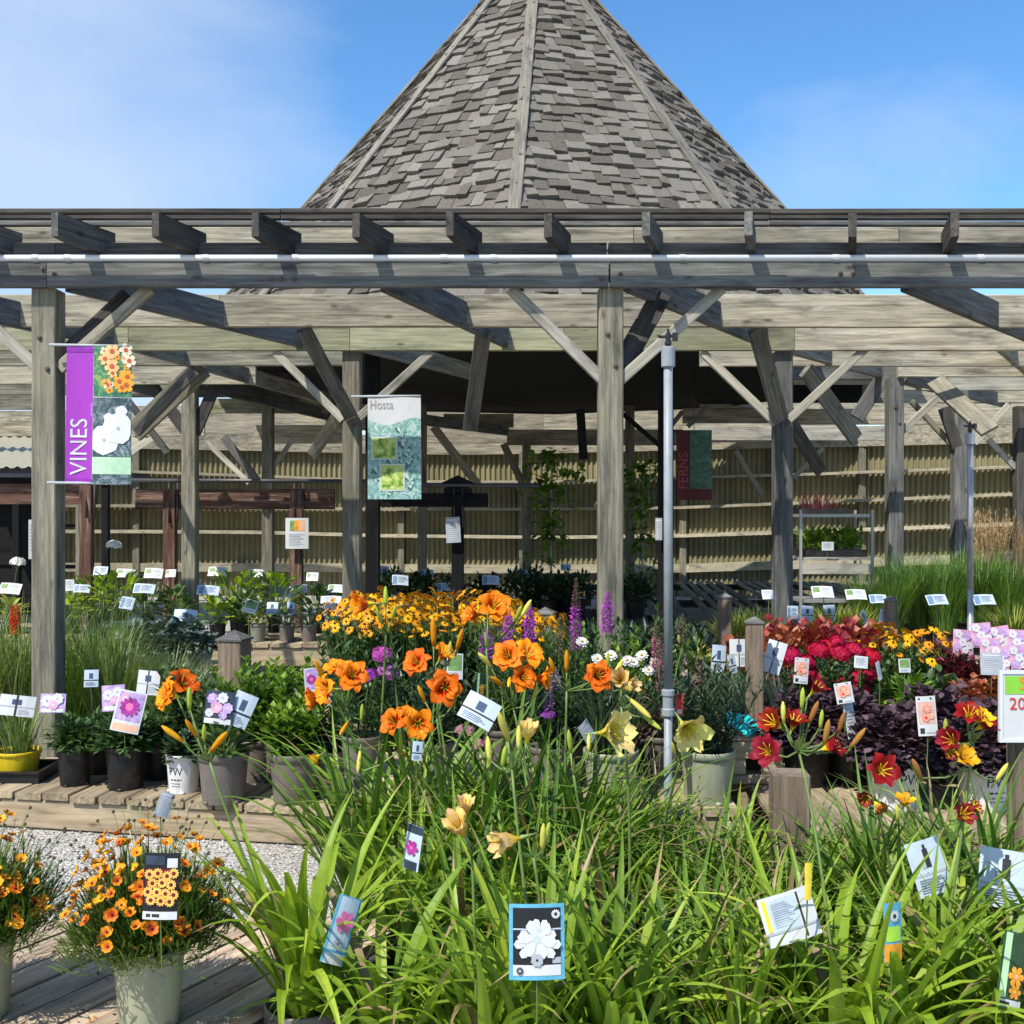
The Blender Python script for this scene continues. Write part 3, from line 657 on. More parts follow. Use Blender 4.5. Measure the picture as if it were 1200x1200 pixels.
# fallen petals, leaf bits and spilt compost on the boards
b = MB()
for i in range(420):
    if i % 3: x, y, z = ru(-2.2, -.55), ru(2.3, 3.42), HD + .003
    else: x = ru(-3.6, -.95); y = ru(5.15, 5.7) - (x + .84) * .19; z = .193
    b.k = 0 if rnd() < .3 else 1; b.dia((x, y, z + .001), (ru(-1, 1), ru(-1, 1), .05), (0, 0, 1), ru(.006, .02) * (.8 if b.k else 1), ru(.004, .011))
g = link('plant_litter', b.data('plant_litter', [petal(.80, .25, .02), leaf((.03, .02, .012), (.09, .06, .035), (.2, .14, .06), trans=0)])); tag(g, 'fallen petals and crumbs of compost on the boards', 'litter', kind='stuff')
# ------------------------------------------------------------------ pots
SOIL = leaf((.02, .014, .01), (.05, .036, .025), (.09, .07, .05), trans=0, rough=.95, spec=.1, nscale=60)
POTM = {'sage': dirty(.33, .345, .235, .45, amt=.35), 'grey': dirty(.15, .13, .115, .5, (.27, .23, .18), .5), 'black': dirty(.014, .014, .015, .45, (.10, .085, .065), .5), 'white': dirty(.70, .70, .69, .4, (.36, .30, .22), .35),
        'stone': dirty(.22, .22, .18, .55, amt=.4), 'yellow': dirty(.62, .45, .015, .4, amt=.3)}
POTD = {}
def pot_mesh(style, r, h):
    k = (style, round(r, 3), round(h, 3))
    if k in POTD: return POTD[k]
    b = MB()
    b.lathe([(r * .80, .0), (r * .81, .004), (r * .94, h * .84), (r * .945, h * .855), (r * .995, h * .86), (r, h * .985), (r * .99, h), (r * .93, h), (r * .925, h * .9), (r * .92, h * .86)], 28)
    for i in range(4):      # moulded feet notches
        a = i * pi / 2 + .5; b.box(-.012, -.006, 0, .012, .004, h * .07, T(r * .83 * cos(a), r * .83 * sin(a), 0) @ RZ(a + pi / 2))
    b.k = 0
    s = MB(); s.lathe([(r * .925, h * .86), (r * .6, h * .88), (r * .2, h * .875)], 14)
    for i in range(60):
        a = ru(0, 6.28); q = r * .9 * math.sqrt(rnd()); s.dia((q * cos(a), q * sin(a), h * .875), (ru(-1, 1), ru(-1, 1), ru(-.2, .5)), (0, 0, 1), ru(.008, .02), ru(.005, .012))
    me = b.data('pot', POTM[style], True)
    me.polygons.foreach_set('use_smooth', [len(p.vertices) == 4 for p in me.polygons])
    POTD[k] = (me, s.data('soil', SOIL)); return POTD[k]
def bend_text(s, size, r0, rz_, h, z, ang, width=None):
    vs, fs = text(s, size, width); out = []
    for x, y in vs:
        rr = r0 + (rz_ - r0) * ((z + y) / h) + .0012; a = ang + x / rr; out.append((rr * sin(a), -rr * cos(a), z + y))
    b = MB(); b.add(out, fs); return b
INK = C(.03, .03, .035, .6)
def potted(name, label, cat, X, Y, Z, style, r, h, group=None, rz=None, pwang=None):
    t = thing(name, label, cat, (X, Y, Z), ru(0, 6.28) if rz is None else rz, group)
    pm, sm = pot_mesh(style, r, h)
    p = link('pot', pm, t); link('soil', sm, t)
    if pwang is not None:
        b = MB(); 
        for tx, sz, z in (('PW', h * .30, h * .58),):
            b.merge(bend_text(tx, sz, r * .81, r * .95, h, z, pwang, r * .85), Matrix())
        for i, z in enumerate((.36, .27, .20)):
            a0 = -.42 + .05 * i; bw = .84 - .1 * i
            vs = []; fs = []
            rr = r * (.81 + .14 * z) + .0012; n = 14
            for j in range(n + 1):
                a = pwang + a0 + bw * j / n; vs += [(rr * sin(a), -rr * cos(a), h * z), (rr * sin(a), -rr * cos(a), h * (z + (.035 if i == 0 else .02)))]
            fs = [(2 * j, 2 * j + 2, 2 * j + 3, 2 * j + 1) for j in range(n) if (j * 7 + i) % 4]
            b.add(vs, fs)
        link('printing', b.data('printing', INK), p, WM[t.name] @ RZ(-(WM[t.name].to_euler().z)))
    return t
def part(t, name, me, M=None, label=None):
    """child of thing t, M local to t"""
    return link(name, me, t, WM[t.name] @ (M if M else Matrix()), label)

# ------------------------------------------------------------------ foliage generators (local, soil level z = 0)
G_DAY = leaf((.085, .16, .013), (.22, .345, .028), (.37, .46, .05), trans=.36, rough=.5)
G_DAY2 = leaf((.05, .12, .013), (.145, .26, .026), (.27, .38, .05), trans=.34, rough=.5)
G_LIME = leaf((.12, .20, .012), (.29, .42, .03), (.44, .52, .06), trans=.35)
G_MID = leaf((.025, .06, .018), (.065, .13, .035), (.12, .20, .06), trans=.25)
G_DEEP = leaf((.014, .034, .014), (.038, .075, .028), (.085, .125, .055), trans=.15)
G_BLUE = leaf((.05, .08, .06), (.12, .17, .14), (.22, .28, .24), trans=.15)
G_YEL = leaf((.14, .19, .02), (.32, .36, .05), (.45, .45, .10), trans=.3)
G_GRASS = leaf((.08, .14, .03), (.20, .28, .075), (.38, .40, .18), trans=.3)
G_FOUNT = leaf((.06, .14, .02), (.15, .27, .04), (.26, .38, .08), trans=.3)
G_TAN = leaf((.28, .18, .08), (.42, .29, .15), (.55, .42, .25), trans=.3)
G_DRY = leaf((.16, .12, .05), (.30, .22, .10), (.4, .3, .16), trans=.2)
G_STEM = leaf((.08, .13, .03), (.14, .21, .05), (.2, .27, .08), trans=0)
G_PURP = leaf((.025, .014, .019), (.075, .04, .056), (.15, .09, .115), trans=.08, rough=.62, spec=.25)
G_BURG = leaf((.06, .012, .018), (.14, .022, .035), (.22, .05, .06), trans=.2)
G_CORAL = leaf((.14, .03, .015), (.36, .10, .04), (.50, .24, .12), trans=.25)
G_CORAL2 = leaf((.20, .02, .03), (.34, .05, .05), (.48, .2, .12), trans=.25)
G_COREO = leaf((.045, .10, .015), (.12, .20, .03), (.22, .30, .05), trans=.2)
G_BROWN = leaf((.06, .045, .03), (.14, .10, .075), (.26, .18, .15), trans=.15)

def f_daylily(n, L, w=.026, spread=1.0, dry=0):
    b = MB()
    for i in range(n):
        az = ru(0, 2 * pi); r = ru(0, .05); q = rnd()
        b.k = 1 if rnd() < dry else 0
        b.strap((r * cos(az), r * sin(az), -.01), az + ru(-.5, .5), L * ru(.7, 1.15), w * ru(.65, 1.15), ru(.02, .38 + .2 * spread), (ru(.6, 1.5) if rnd() < .3 else ru(1.5, 2.75)) * spread, 10, .35, ru(1.3, 2.4), wob=ru(-.5, .5))
        q = rnd()
        if q < .28: k = 2 if q < .16 else 4; b.m[-k:] = [1] * k
    return b
def f_grass(n, L, w=.006, lo=.5, hi=1.7, r0=.06, t0=.3):
    b = MB()
    for i in range(n):
        az = ru(0, 2 * pi); r = r0 * math.sqrt(rnd())
        b.strap((r * cos(az), r * sin(az), -.01), az + ru(-.6, .6), L * ru(.55, 1.1), w * ru(.7, 1.3), ru(0, t0), ru(lo, hi), 6, .3, ru(1.4, 2.4), thin=True, wob=ru(-.5, .5))
    return b
def f_mound(n, rx, rz, ll, lw, kind='dia', inner=.45, z0=.0, droop=.5):
    b = MB()
    for i in range(n):
        az = ru(0, 2 * pi); ph = math.acos(ru(-.12, 1)); rr = ru(inner, 1) * ru(.85, 1.08)
        bump = 1 + .13 * sin(az * 3 + ph * 4) + .08 * sin(az * 7 - ph * 5)
        d = Vector((sin(ph) * cos(az), sin(ph) * sin(az), cos(ph)))
        p = Vector((d.x * rx * rr * bump, d.y * rx * rr * bump, z0 + d.z * rz * rr * bump + rz * .12))
        if p.z < -.02: p.z = -.02 + rnd() * .03
        dd = (d + Vector((ru(-.6, .6), ru(-.6, .6), ru(-.5, .5)))).normalized()
        if kind == 'dia': b.dia(p - dd * ll * .3, dd, (0, 0, 1), ll * ru(.7, 1.25), lw * ru(.7, 1.25))
        else: b.oval(tuple(p - dd * ll * .4), math.atan2(dd.y, dd.x), math.acos(max(-1, min(1, dd.z))), ll * ru(.7, 1.2), lw * ru(.75, 1.2), ru(.2, droop + .4), 4, ru(.1, .35))
    return b
def stems_for(b, n, r, h):
    for i in range(n):
        a = ru(0, 6.28); q = r * math.sqrt(rnd()); b.tube([(q * .3 * cos(a), q * .3 * sin(a), -.02), (q * .8 * cos(a), q * .8 * sin(a), h * .5), (q * cos(a), q * sin(a), h)], .003, .002, 4)
def f_hosta(n, L, w, h=.2):
    b = MB()
    for i in range(n):
        az = i * 2.4 + ru(-.3, .3); q = i / n; t = .25 + .9 * (1 - q) + ru(-.15, .15); hl = h * (.55 + .6 * q)
        p = Vector((0, 0, -.01)); e = p + Vector((cos(az) * sin(t) * hl, sin(az) * sin(t) * hl, cos(t) * hl))
        b.k = 1; b.tube([p, e], .004, .003, 4); b.k = 0
        b.oval(tuple(e), az, t + .15, L * ru(.75, 1.1), w * ru(.8, 1.1), ru(.7, 1.3), 4, .3, (.25, .95, 1, .6, .03))
    return b
def f_stems(n, h, r, ll, lw, per=26, t_spread=.35, leaf_t=1.1):
    """upright leafy stems"""
    b = MB()
    for i in range(n):
        az = ru(0, 6.28); tl = t_spread * math.sqrt(rnd()); H = h * ru(.75, 1.08); r_ = r * math.sqrt(rnd())
        p0 = Vector((r_ * cos(az), r_ * sin(az), -.01)); d = Vector((sin(tl) * cos(az), sin(tl) * sin(az), cos(tl)))
        b.tube([p0, p0 + d * H * .5, p0 + d * H], .0035, .002, 4)
        for k in range(per):
            q = (k + rnd()) / per; a = k * 2.4; p = p0 + d * (H * (.12 + .88 * q))
            t = leaf_t * (1 - .45 * q) + ru(-.2, .2); l = ll * (1 - .4 * q) * ru(.8, 1.2)
            b.oval(tuple(p), a, t, l, lw * ru(.8, 1.2), ru(.1, .7), 4, .2, (.3, .9, 1, .55, .03))
    return b
def f_needles(n, rx, rz, L=.06):
    """fine thread-leaf dome"""
    b = MB()
    for i in range(n):
        az = ru(0, 6.28); ph = math.acos(ru(-.05, 1)); rr = ru(.35, 1.0) * (1 + .12 * sin(az * 4) + .1 * sin(az * 9))
        p = (sin(ph) * cos(az) * rx * rr, sin(ph) * sin(az) * rx * rr, cos(ph) * rz * rr + .01)
        b.strap(p, az + ru(-1, 1), L * ru(.6, 1.3), .0055, max(0, ph * .6 + ru(-.5, .5)), ph * .7 + ru(-.2, .9), 3, .3, thin=True)
    for i in range(70):
        az = ru(0, 6.28); ph = math.acos(ru(.1, 1)); b.tube([(0, 0, -.02), (sin(ph) * cos(az) * rx * .5, sin(ph) * sin(az) * rx * .5, cos(ph) * rz * .6), (sin(ph) * cos(az) * rx, sin(ph) * sin(az) * rx, cos(ph) * rz)], .0016, .001, 3)
    return b

# ------------------------------------------------------------------ flowers (opening towards local +Z)
FD = {}
def lily(col, throat, sz=.11, rec=1.0, wilt=0.0, seed=0, double=False, eye=.52):
    k = ('lily', col, throat, sz, rec, wilt, seed)
    if k in FD: return FD[k]
    b = MB(); Rr = sz * .52; Hh = sz * .62
    for i in range(10 if double else 6):
        az = i * pi / 3 + ru(-.14, .14) + (.5 if i > 5 else 0); inner = i % 2; pk = ru(.9, 1.1) * (.68 if i > 5 else 1); Rr = sz * .52 * pk; Hh = sz * .62 * (1.12 if i > 5 else 1); W = sz * (.50 if inner else .36) * (1 - .4 * wilt); n = 8; vs = []
        rc = rec * ru(.85, 1.15)
        for j in range(n + 1):
            s = j / n; rr = Rr * (.07 + .26 * s + .70 * s ** 1.7 * (1 - wilt * .75)); z = Hh * (1.35 * s - .62 * rc * s ** 3.2) + (0 if inner else .002)
            wv = W * sin(pi * (.12 + .74 * s)) * (.45 + .55 * min(1, s * 2.5)) * (1 if s < .95 else .45)
            for q in (-1, -.5, 0, .5, 1):
                ruf = sz * .055 * sin(s * 17 + q * 2.5 + i * 2) * abs(q) * s
                up = sz * .06 * (q * q) * (1 - s * .5)
                x = rr * cos(az) - sin(az) * wv * .5 * q; y = rr * sin(az) + cos(az) * wv * .5 * q
                vs.append((x - cos(az) * up * .4 + ru(-1, 1) * sz * .006 * wilt * 4, y - sin(az) * up * .4, z + ruf + up * .6))
        o = len(b.v); b.v.extend(vs)
        for j in range(n):
            for q in range(4):
                b.f.append((o + j * 5 + q, o + j * 5 + q + 1, o + (j + 1) * 5 + q + 1, o + (j + 1) * 5 + q))
                s = (j + .5) / n; mid = q in (1, 2)
                b.m.append(2 if s < .22 else (1 if (s < eye - (0 if mid else .06)) else 0))
    b.k = 3
    b.lathe([(.0022, -sz * .42), (.003, -sz * .25), (Rr * .09, 0)], 6)
    b.k = 2
    for i in range(6):
        az = i * pi / 3 + .4; b.tube([(0, 0, 0), (.1 * Rr * cos(az), .1 * Rr * sin(az), Hh * .5), (.38 * Rr * cos(az), .38 * Rr * sin(az), Hh * .95)], .0011, .0016, 3)
    me = b.data('flower', [petal(*col), petal(*throat), petal(.75, .55, .03), G_STEM], True); FD[k] = me; return me
def bud(c1, L=.075, r=.0078):
    k = ('bud', c1, L)
    if k in FD: return FD[k]
    b = MB(); b.k = 1; b.lathe([(.0022, -.02), (.003, -.005), (r * .55, .004)], 8); b.k = 0
    b.lathe([(r * .55, .003), (r * .85, L * .3), (r, L * .6), (r * .8, L * .82), (r * .35, L * .96), (.0008, L)], 9)
    me = b.data('bud', [petal(*c1), G_STEM], True); FD[k] = me; return me
def daisy(col, cone, n, r, w, zc, droop=.0, coneR=.25, tip=None, layers=1):
    k = ('daisy', col, cone, n, r, tip, layers)
    if k in FD: return FD[k]
    b = MB()
    for ly in range(layers):
        for i in range(n):
            az = (i + .5 * ly) * 2 * pi / n + ru(-.1, .1); rr = r * ru(.9, 1.08) * (1 - .22 * ly); dz = -droop * ru(.3, 1.3) + .25 * r * ly
            for (s0, s1, mi) in ((.12, .5, 0), (.5, 1, 1)):
                def pt(s, q):
                    ww = w * (.55 + .45 * sin(pi * min(1, s * .8 + .12))) * (1 if s < .95 else .55)
                    return (rr * s * cos(az) - sin(az) * ww * .5 * q, rr * s * sin(az) + cos(az) * ww * .5 * q, dz * s * s + ly * .002 - abs(q) * .001)
                b.k = mi; b.add([pt(s0, -1), pt(s0, 1), pt((s0 + s1) / 2, 1.05), pt(s1, 1), pt(s1, -1), pt((s0 + s1) / 2, -1.05)], [(0, 1, 2, 5), (5, 2, 3, 4)])
    b.k = 2; c = r * coneR
    b.lathe([(c, -.001), (c, zc * .4), (c * .75, zc * .85), (c * .25, zc)], 8)
    b.k = 3; b.lathe([(.0012, -.03), (.0015, -.001)], 4)
    m1 = petal(*col); m2 = petal(*tip) if tip else m1
    me = b.data('flower', [m1, m2, leaf(tuple(x * .6 for x in cone), cone, tuple(x * 1.5 for x in cone), trans=0, rough=.9), G_STEM]); FD[k] = me; return me
def cluster(col, r, n, fl=.012, dome=.7, seed=0):
    """phlox-like head of small five-petal flowers"""
    k = ('cl', col, r, n, seed)
    if k in FD: return FD[k]
    b = MB()
    for i in range(n):
        ph = math.acos(ru(.05, 1)); az = ru(0, 6.28); d = Vector((sin(ph) * cos(az), sin(ph) * sin(az), cos(ph)))
        c = Vector((d.x * r, d.y * r, d.z * r * dome)) * ru(.85, 1.05); M = aim(c, d + Vector((ru(-.3, .3), ru(-.3, .3), 0)), ru(0, 6))
        for q in range(5):
            a = q * 2 * pi / 5; vs = [(0, 0, 0), (fl * cos(a - .55), fl * sin(a - .55), .002), (fl * 1.15 * cos(a), fl * 1.15 * sin(a), .0), (fl * cos(a + .55), fl * sin(a + .55), .002)]
            b.add([tuple(M @ Vector(v)) for v in vs], [(0, 1, 2, 3)])
    b.k = 1
    for i in range(7):
        a = i; b.tube([(0, 0, -r * 1.1), (r * .4 * cos(a), r * .4 * sin(a), 0)], .002, .0012, 3)
    me = b.data('flower_head', [petal(*col), G_STEM]); FD[k] = me; return me
def spike(col, L, r, n, tipcol=None, fl=.011, top=.3, seed=0):
    """liatris / salvia style spike along +Z from 0"""
    k = ('spike', col, L, r, n, seed)
    if k in FD: return FD[k]
    b = MB(); b.k = 1; b.tube([(0, 0, -.05), (0, 0, L)], .003, .0015, 4)
    for i in range(n):
        s = (i + rnd()) / n; a = i * 2.4; rr = r * (1 - .75 * max(0, (s - .55) / .45)); b.k = 2 if (tipcol and s > 1 - top) else 0
        d = Vector((cos(a), sin(a), ru(-.1, .6))); p = Vector((0, 0, s * L)) + Vector((cos(a), sin(a), 0)) * rr * .35
        b.dia(p, d, (0, 0, 1), rr * ru(.7, 1.15), fl * ru(.7, 1.2)); b.dia(p, d + Vector((ru(-.7, .7), ru(-.7, .7), ru(-.3, .8))), (.2, 1, .1), rr * ru(.6, 1.1), fl * ru(.6, 1.1))
    me = b.data('flower_spike', [petal(*col), G_STEM, petal(*(tipcol or col))]); FD[k] = me; return me
def poker():
    b = MB(); b.k = 2; b.tube([(0, 0, -.45), (0, 0, .16)], .007, .004, 6)
    for i in range(130):
        s = (i + rnd()) / 130; a = i * 2.4; z = .165 * s; rr = .034 * (1 - .6 * max(0, s - .55) / .45); b.k = 1 if s < .2 else 0
        p = Vector((cos(a) * .008, sin(a) * .008, z + .01)); d = Vector((cos(a), sin(a), -1.0 + .7 * s)); L = rr * 1.05
        b.dia(p, d, (-sin(a), cos(a), 0), L, .009); b.dia(p, d, (cos(a), sin(a), .8), L, .009)
    return b.data('flower_spike', [petal(.85, .12, .015), petal(.8, .38, .05), G_STEM])

# ------------------------------------------------------------------ tags
WHITE = C(.56, .57, .57, .45, .35, .05); PALE = C(.44, .52, .60, .4, .4, .08); INKB = C(.05, .08, .14, .5); GREYC = C(.35, .38, .41, .5, .3, .08); BLK = C(.012, .013, .016, .35, .4)
PICS = {
    'green': C(.16, .27, .09, .5, .3, .5), 'blue': C(.13, .22, .34, .45, .3, .4), 'pinkpic': C(.60, .32, .45, .5, .3, .35), 'purple': C(.34, .03, .25, .5, .3, .5), 'lav': C(.42, .30, .55, .5, .3, .5),
    'orange': C(.78, .30, .03, .5, .3, .4), 'teal': C(.02, .50, .46, .4, .4, .2), 'navy': C(.03, .045, .07, .35, .4, .4), 'salmon': C(.72, .30, .20, .5, .3, .4), 'yellow': C(.70, .55, .05, .5), 'dkgreen': C(.03, .07, .03, .4, .3, .4),
    'skin': C(.62, .38, .32, .5, .3, .3), 'red': C(.62, .05, .05, .5), 'lightgreen': C(.42, .62, .36, .5, .3, .12), 'white': WHITE, 'ink': INK, 'black': BLK, 'grey': GREYC, 'pale': PALE, 'inkb': INKB,
    'maroon': C(.16, .012, .02, .5), 'violet': C(.33, .045, .42, .45, .3, .06), 'coral': C(.75, .42, .28, .5), 'lime': C(.36, .62, .06, .5), 'sky': C(.10, .36, .50, .4, .3, .2), 'pink': C(.70, .16, .36, .5), 'goldpic': C(.80, .46, .10, .5, .3, .3), 'mint': C(.45, .66, .45, .5, .3, .1)}
# rectangles in card units (0..1, from bottom left) and flowers (cx, cz, r (of width), petals, colour, centre)
def rows_(x0, x1, z0, z1, n, col='grey'):
    n = int(n * 1.6)
    return [(x0, z0 + (z1 - z0) * (i + .25) / n, x0 + (x1 - x0) * (.65 + .35 * ((i * 37 % 10) / 10)), z0 + (z1 - z0) * (i + .56) / n, col) for i in range(n)]
STY = {
    'placard': ('white', [(.06, .45, .36, .92, 'green'), *rows_(.42, .92, .12, .85, 4)], []),
    'placard2': ('pale', [(.05, .1, .3, .9, 'blue'), *rows_(.36, .9, .2, .85, 4, 'inkb')], []),
    'plain': ('white', [*rows_(.1, .9, .2, .9, 5)], []),
    'cross': ('white', [(.46, .0, .52, 1, 'ink'), (0, .42, 1, .47, 'grey'), (.36, .55, .62, .8, 'inkb'), *rows_(.56, .92, .08, .36, 3)], []),
    'bluecross': ('pale', [(.0, .36, 1, .42, 'ink'), (.36, .48, .62, .80, 'inkb'), *rows_(.1, .9, .06, .3, 3, 'inkb')], []),
    'pic_purple': ('white', [(.06, .28, .94, .96, 'lav'), (.06, .04, .94, .2, 'coral')], [(.5, .62, .36, 11, 'purple', 'pink'), (.28, .8, .2, 9, 'pinkpic', 'white')]),
    'pic_white': ('lav', [(.06, .04, .94, .2, 'white')], [(.3, .62, .26, 8, 'white', 'lav'), (.7, .72, .24, 8, 'white', 'lav'), (.55, .4, .2, 8, 'pinkpic', 'white')]),
    'pic_lav': ('navy', [(.04, .0, .96, .16, 'white')], [(.25, .75, .2, 8, 'lav', 'white'), (.6, .8, .2, 8, 'white', 'lav'), (.42, .5, .22, 8, 'pinkpic', 'white'), (.8, .5, .2, 8, 'lav', 'white'), (.2, .32, .16, 7, 'white', 'lav'), (.68, .28, .16, 7, 'lav', 'white')]),
    'pic_phlox': ('pinkpic', [], [(.25, .8, .22, 5, 'white', 'pink'), (.7, .75, .24, 5, 'lav', 'pink'), (.45, .48, .24, 5, 'white', 'pink'), (.8, .35, .2, 5, 'white', 'pink'), (.2, .22, .22, 5, 'lav', 'pink'), (.6, .15, .18, 5, 'white', 'pink')]),
    'pic_coral': ('white', [(.08, .3, .92, .86, 'skin'), (.1, .06, .32, .2, 'ink'), (.4, .06, .9, .1, 'grey'), (.1, .92, .2, .96, 'ink'), (.7, .92, .8, .96, 'ink')], [(.5, .68, .25, 9, 'salmon', 'coral'), (.42, .46, .22, 9, 'salmon', 'red'), (.68, .5, .17, 9, 'coral', 'salmon')]),
    'pic_leaf': ('white', [(.08, .34, .92, .95, 'green'), *rows_(.1, .9, .05, .3, 3)], []),
    'coreopsis': ('black', [(.08, .24, .92, .76, 'maroon'), (.02, .0, .98, .12, 'white'), (.66, .78, .94, .92, 'white'), (.12, .035, .5, .085, 'ink'), (.06, .82, .6, .96, 'navy')],
                  [(x, z, .15, 11, 'goldpic', 'maroon') for x, z in ((.18, .68), (.42, .7), (.68, .66), (.86, .70), (.28, .55), (.55, .56), (.80, .53), (.16, .42), (.42, .42), (.66, .4), (.88, .38), (.26, .3), (.54, .29), (.78, .28))]),
    'lilycard': ('sky', [(.07, .06, .93, .95, 'black'), (.07, .06, .93, .20, 'white'), (.07, .66, .95, .68, 'pale'), (.78, .22, .93, .3, 'grey')],
                 [(.36, .48, .28, 6, 'white', 'pale'), (.66, .48, .28, 6, 'white', 'pale'), (.55, .66, .22, 6, 'white', 'pale'), (.50, .54, .36, 6, 'white', 'pale'), (.84, .87, .085, 12, 'white', 'ink'), (.5, .27, .12, 8, 'grey', 'black'), (.19, .13, .07, 12, 'ink', 'grey')]),
    'pinklily': ('sky', [(.08, .0, .92, .16, 'white'), (.1, .2, .9, .98, 'pale')], [(.5, .62, .42, 6, 'pink', 'yellow'), (.45, .3, .2, 6, 'grey', 'navy')]),
    'back': ('white', [(.06, .30, .13, .95, 'yellow'), (.16, .28, .66, .92, 'pale'), (.70, .05, .74, .95, 'ink'), (0, .24, 1, .28, 'grey'), *rows_(.2, .62, .35, .88, 7)], []),
    'back2': ('pale', [(.0, .36, 1, .40, 'grey'), (.42, .5, .58, .84, 'ink'), (.46, .84, .54, .92, 'ink'), (.3, .5, .42, .6, 'grey'), *rows_(.1, .9, .06, .33, 4, 'inkb')], []),
    'owl': ('sky', [(.0, .0, 1, .3, 'orange'), (.1, .34, .9, .6, 'lime')], [(.5, .78, .26, 12, 'white', 'ink')]),
    'orangelily': ('dkgreen', [(.0, .0, 1, .10, 'white'), (.1, .035, .5, .07, 'ink'), (.06, .12, .3, .98, 'lightgreen')], [(.6, .42, .34, 6, 'orange', 'coral'), (.62, .22, .26, 6, 'orange', 'yellow')]),
    'magenta': ('pale', [(.1, .0, .9, .2, 'navy'), (.0, .82, 1, 1, 'navy')], [(.5, .5, .4, 6, 'purple', 'pink')]),
    'teal': ('teal', [(.44, .0, .5, 1, 'navy'), (.0, .5, 1, .55, 'inkb')], []),
    'yellowtag': ('yellow', [], []),
    'redtag': ('red', [(.2, .1, .8, .3, 'white')], []),
    'sheet': ('white', [(.2, .58, .85, .92, 'orange'), (.2, .58, .4, .92, 'green'), (.6, .6, .85, .9, 'coral'), *rows_(.15, .85, .08, .5, 5)], []),
    'greysheet': ('grey', [(.1, .85, .9, .92, 'white'), *rows_(.15, .85, .1, .8, 6, 'white')], []),
}
CARDS = {}
def card_data(style, w, h):
    k = (style, round(w, 3), round(h, 3))
    if k in CARDS: return CARDS[k]
    base, rects, fls = STY[style]; b = MB(); ms = [PICS[base]]; t = .0012
    def mi(c):
        m = PICS[c]
        if m not in ms: ms.append(m)
        return ms.index(m)
    # slightly bowed card
    n = 4; vs = []; bow = w * .05
    def yy(x): return -bow * (1 - (2 * x - 1) ** 2)
    for i in range(n + 1):
        x = i / n
        for z in (0, 1): vs += [((x - .5) * w, yy(x) - t / 2, (z - .5) * h), ((x - .5) * w, yy(x) + t / 2, (z - .5) * h)]
    fs = []
    for i in range(n):
        a = i * 4; c = a + 4; fs += [(a, c, c + 2, a + 2), (a + 1, a + 3, c + 3, c + 1), (a + 2, c + 2, c + 3, a + 3), (a, a + 1, c + 1, c)]
    fs += [(0, 2, 3, 1), (n * 4, n * 4 + 1, n * 4 + 3, n * 4 + 2)]
    b.add(vs, fs); c = MB(); e = t / 2 + max(.0007, w * .006)
    for j, (x0, z0, x1, z1, col) in enumerate(rects):
        c.k = mi(col); ee = e + j * .00025; m = max(1, int((x1 - x0) * 5)); vs = []
        for i in range(m + 1):
            x = x0 + (x1 - x0) * i / m; vs += [((x - .5) * w, yy(x) - ee, (z0 - .5) * h), ((x - .5) * w, yy(x) - ee, (z1 - .5) * h)]
        c.add(vs, [(2 * i, 2 * i + 2, 2 * i + 3, 2 * i + 1) for i in range(m)])
    for j, (cx, cz, r, n_, col, cc) in enumerate(fls):
        ee = e + .0028 + j * .00012 * 2
        for q in range(n_):
            a = 2 * pi * q / n_ + j; c.k = mi(col); o = []
            wd = 1.02 if n_ == 6 else 1.45 if n_ <= 8 else 1.1
            for s, dd in ((.0, 0), (.58, -.9 * wd * pi / n_), (.86, -.62 * wd * pi / n_), (1, 0), (.86, .62 * wd * pi / n_), (.58, .9 * wd * pi / n_)):
                o.append(((cx - .5 + r * s * cos(a + dd)) * w, yy(cx) - ee - .00002 * q, (cz - .5) * h + r * s * sin(a + dd) * w))
            c.add(o, [tuple(range(6))])
        c.k = mi(cc); c.add([((cx - .5 + r * (.2 if n_ < 9 else .4) * cos(2 * pi * q / 7)) * w, yy(cx) - ee - .0006, (cz - .5) * h + r * (.2 if n_ < 9 else .4) * sin(2 * pi * q / 7) * w) for q in range(7)], [tuple(range(7))])
    CARDS[k] = (b.data('card', ms[:1]), c.data('printed_face', ms) if c.v else None); return CARDS[k]
STAKE = {}
def tagcard(label, px, py, d, wpx, hpx, style, yaw=0, tilt=0, roll=0, stake=.16, cat='plant tag', group=None, name='plant_tag', lean=0):
    w_ = wpx * d / F; h_ = hpx * d / F; p = P(px, py, d)
    t = thing(name, label, cat, p, 0, group)
    M = T(p) @ RZ(R(yaw)) @ RX(R(-tilt)) @ RY(R(roll))
    cd, pf = card_data(style, w_, h_); o = link('card', cd, t, M)
    if pf: link('printed_face', pf, o, M)
    if stake:
        b = MB(); bot = M @ Vector((0, .003, -h_ * .45)); lo = Vector((bot.x + lean, bot.y + .01, bot.z - stake)); topv = M @ Vector((0, .003, h_ * .2))
        b.tube([topv, bot, lo], max(.0018, .0004 * d), n=4); link('stake', b.data('stake', G_STEM if style not in ('placard', 'placard2') else BLK), t, Matrix())
    return t
def dirv(yaw, pitch): return Vector((sin(R(yaw)) * cos(R(pitch)), -cos(R(yaw)) * cos(R(pitch)), sin(R(pitch))))
ORANGE = ((.92, .235, .006), (.66, .06, .004)); PALEY = ((.86, .74, .25), (.72, .66, .10)); RED = ((.27, .006, .013), (.45, .08, .012)); YEL = ((.9, .5, .01), (.85, .42, .01))
BUDC = {'o': (.80, .33, .01), 'g': (.42, .47, .07), 'y': (.72, .63, .14), 'r': (.42, .18, .05)}
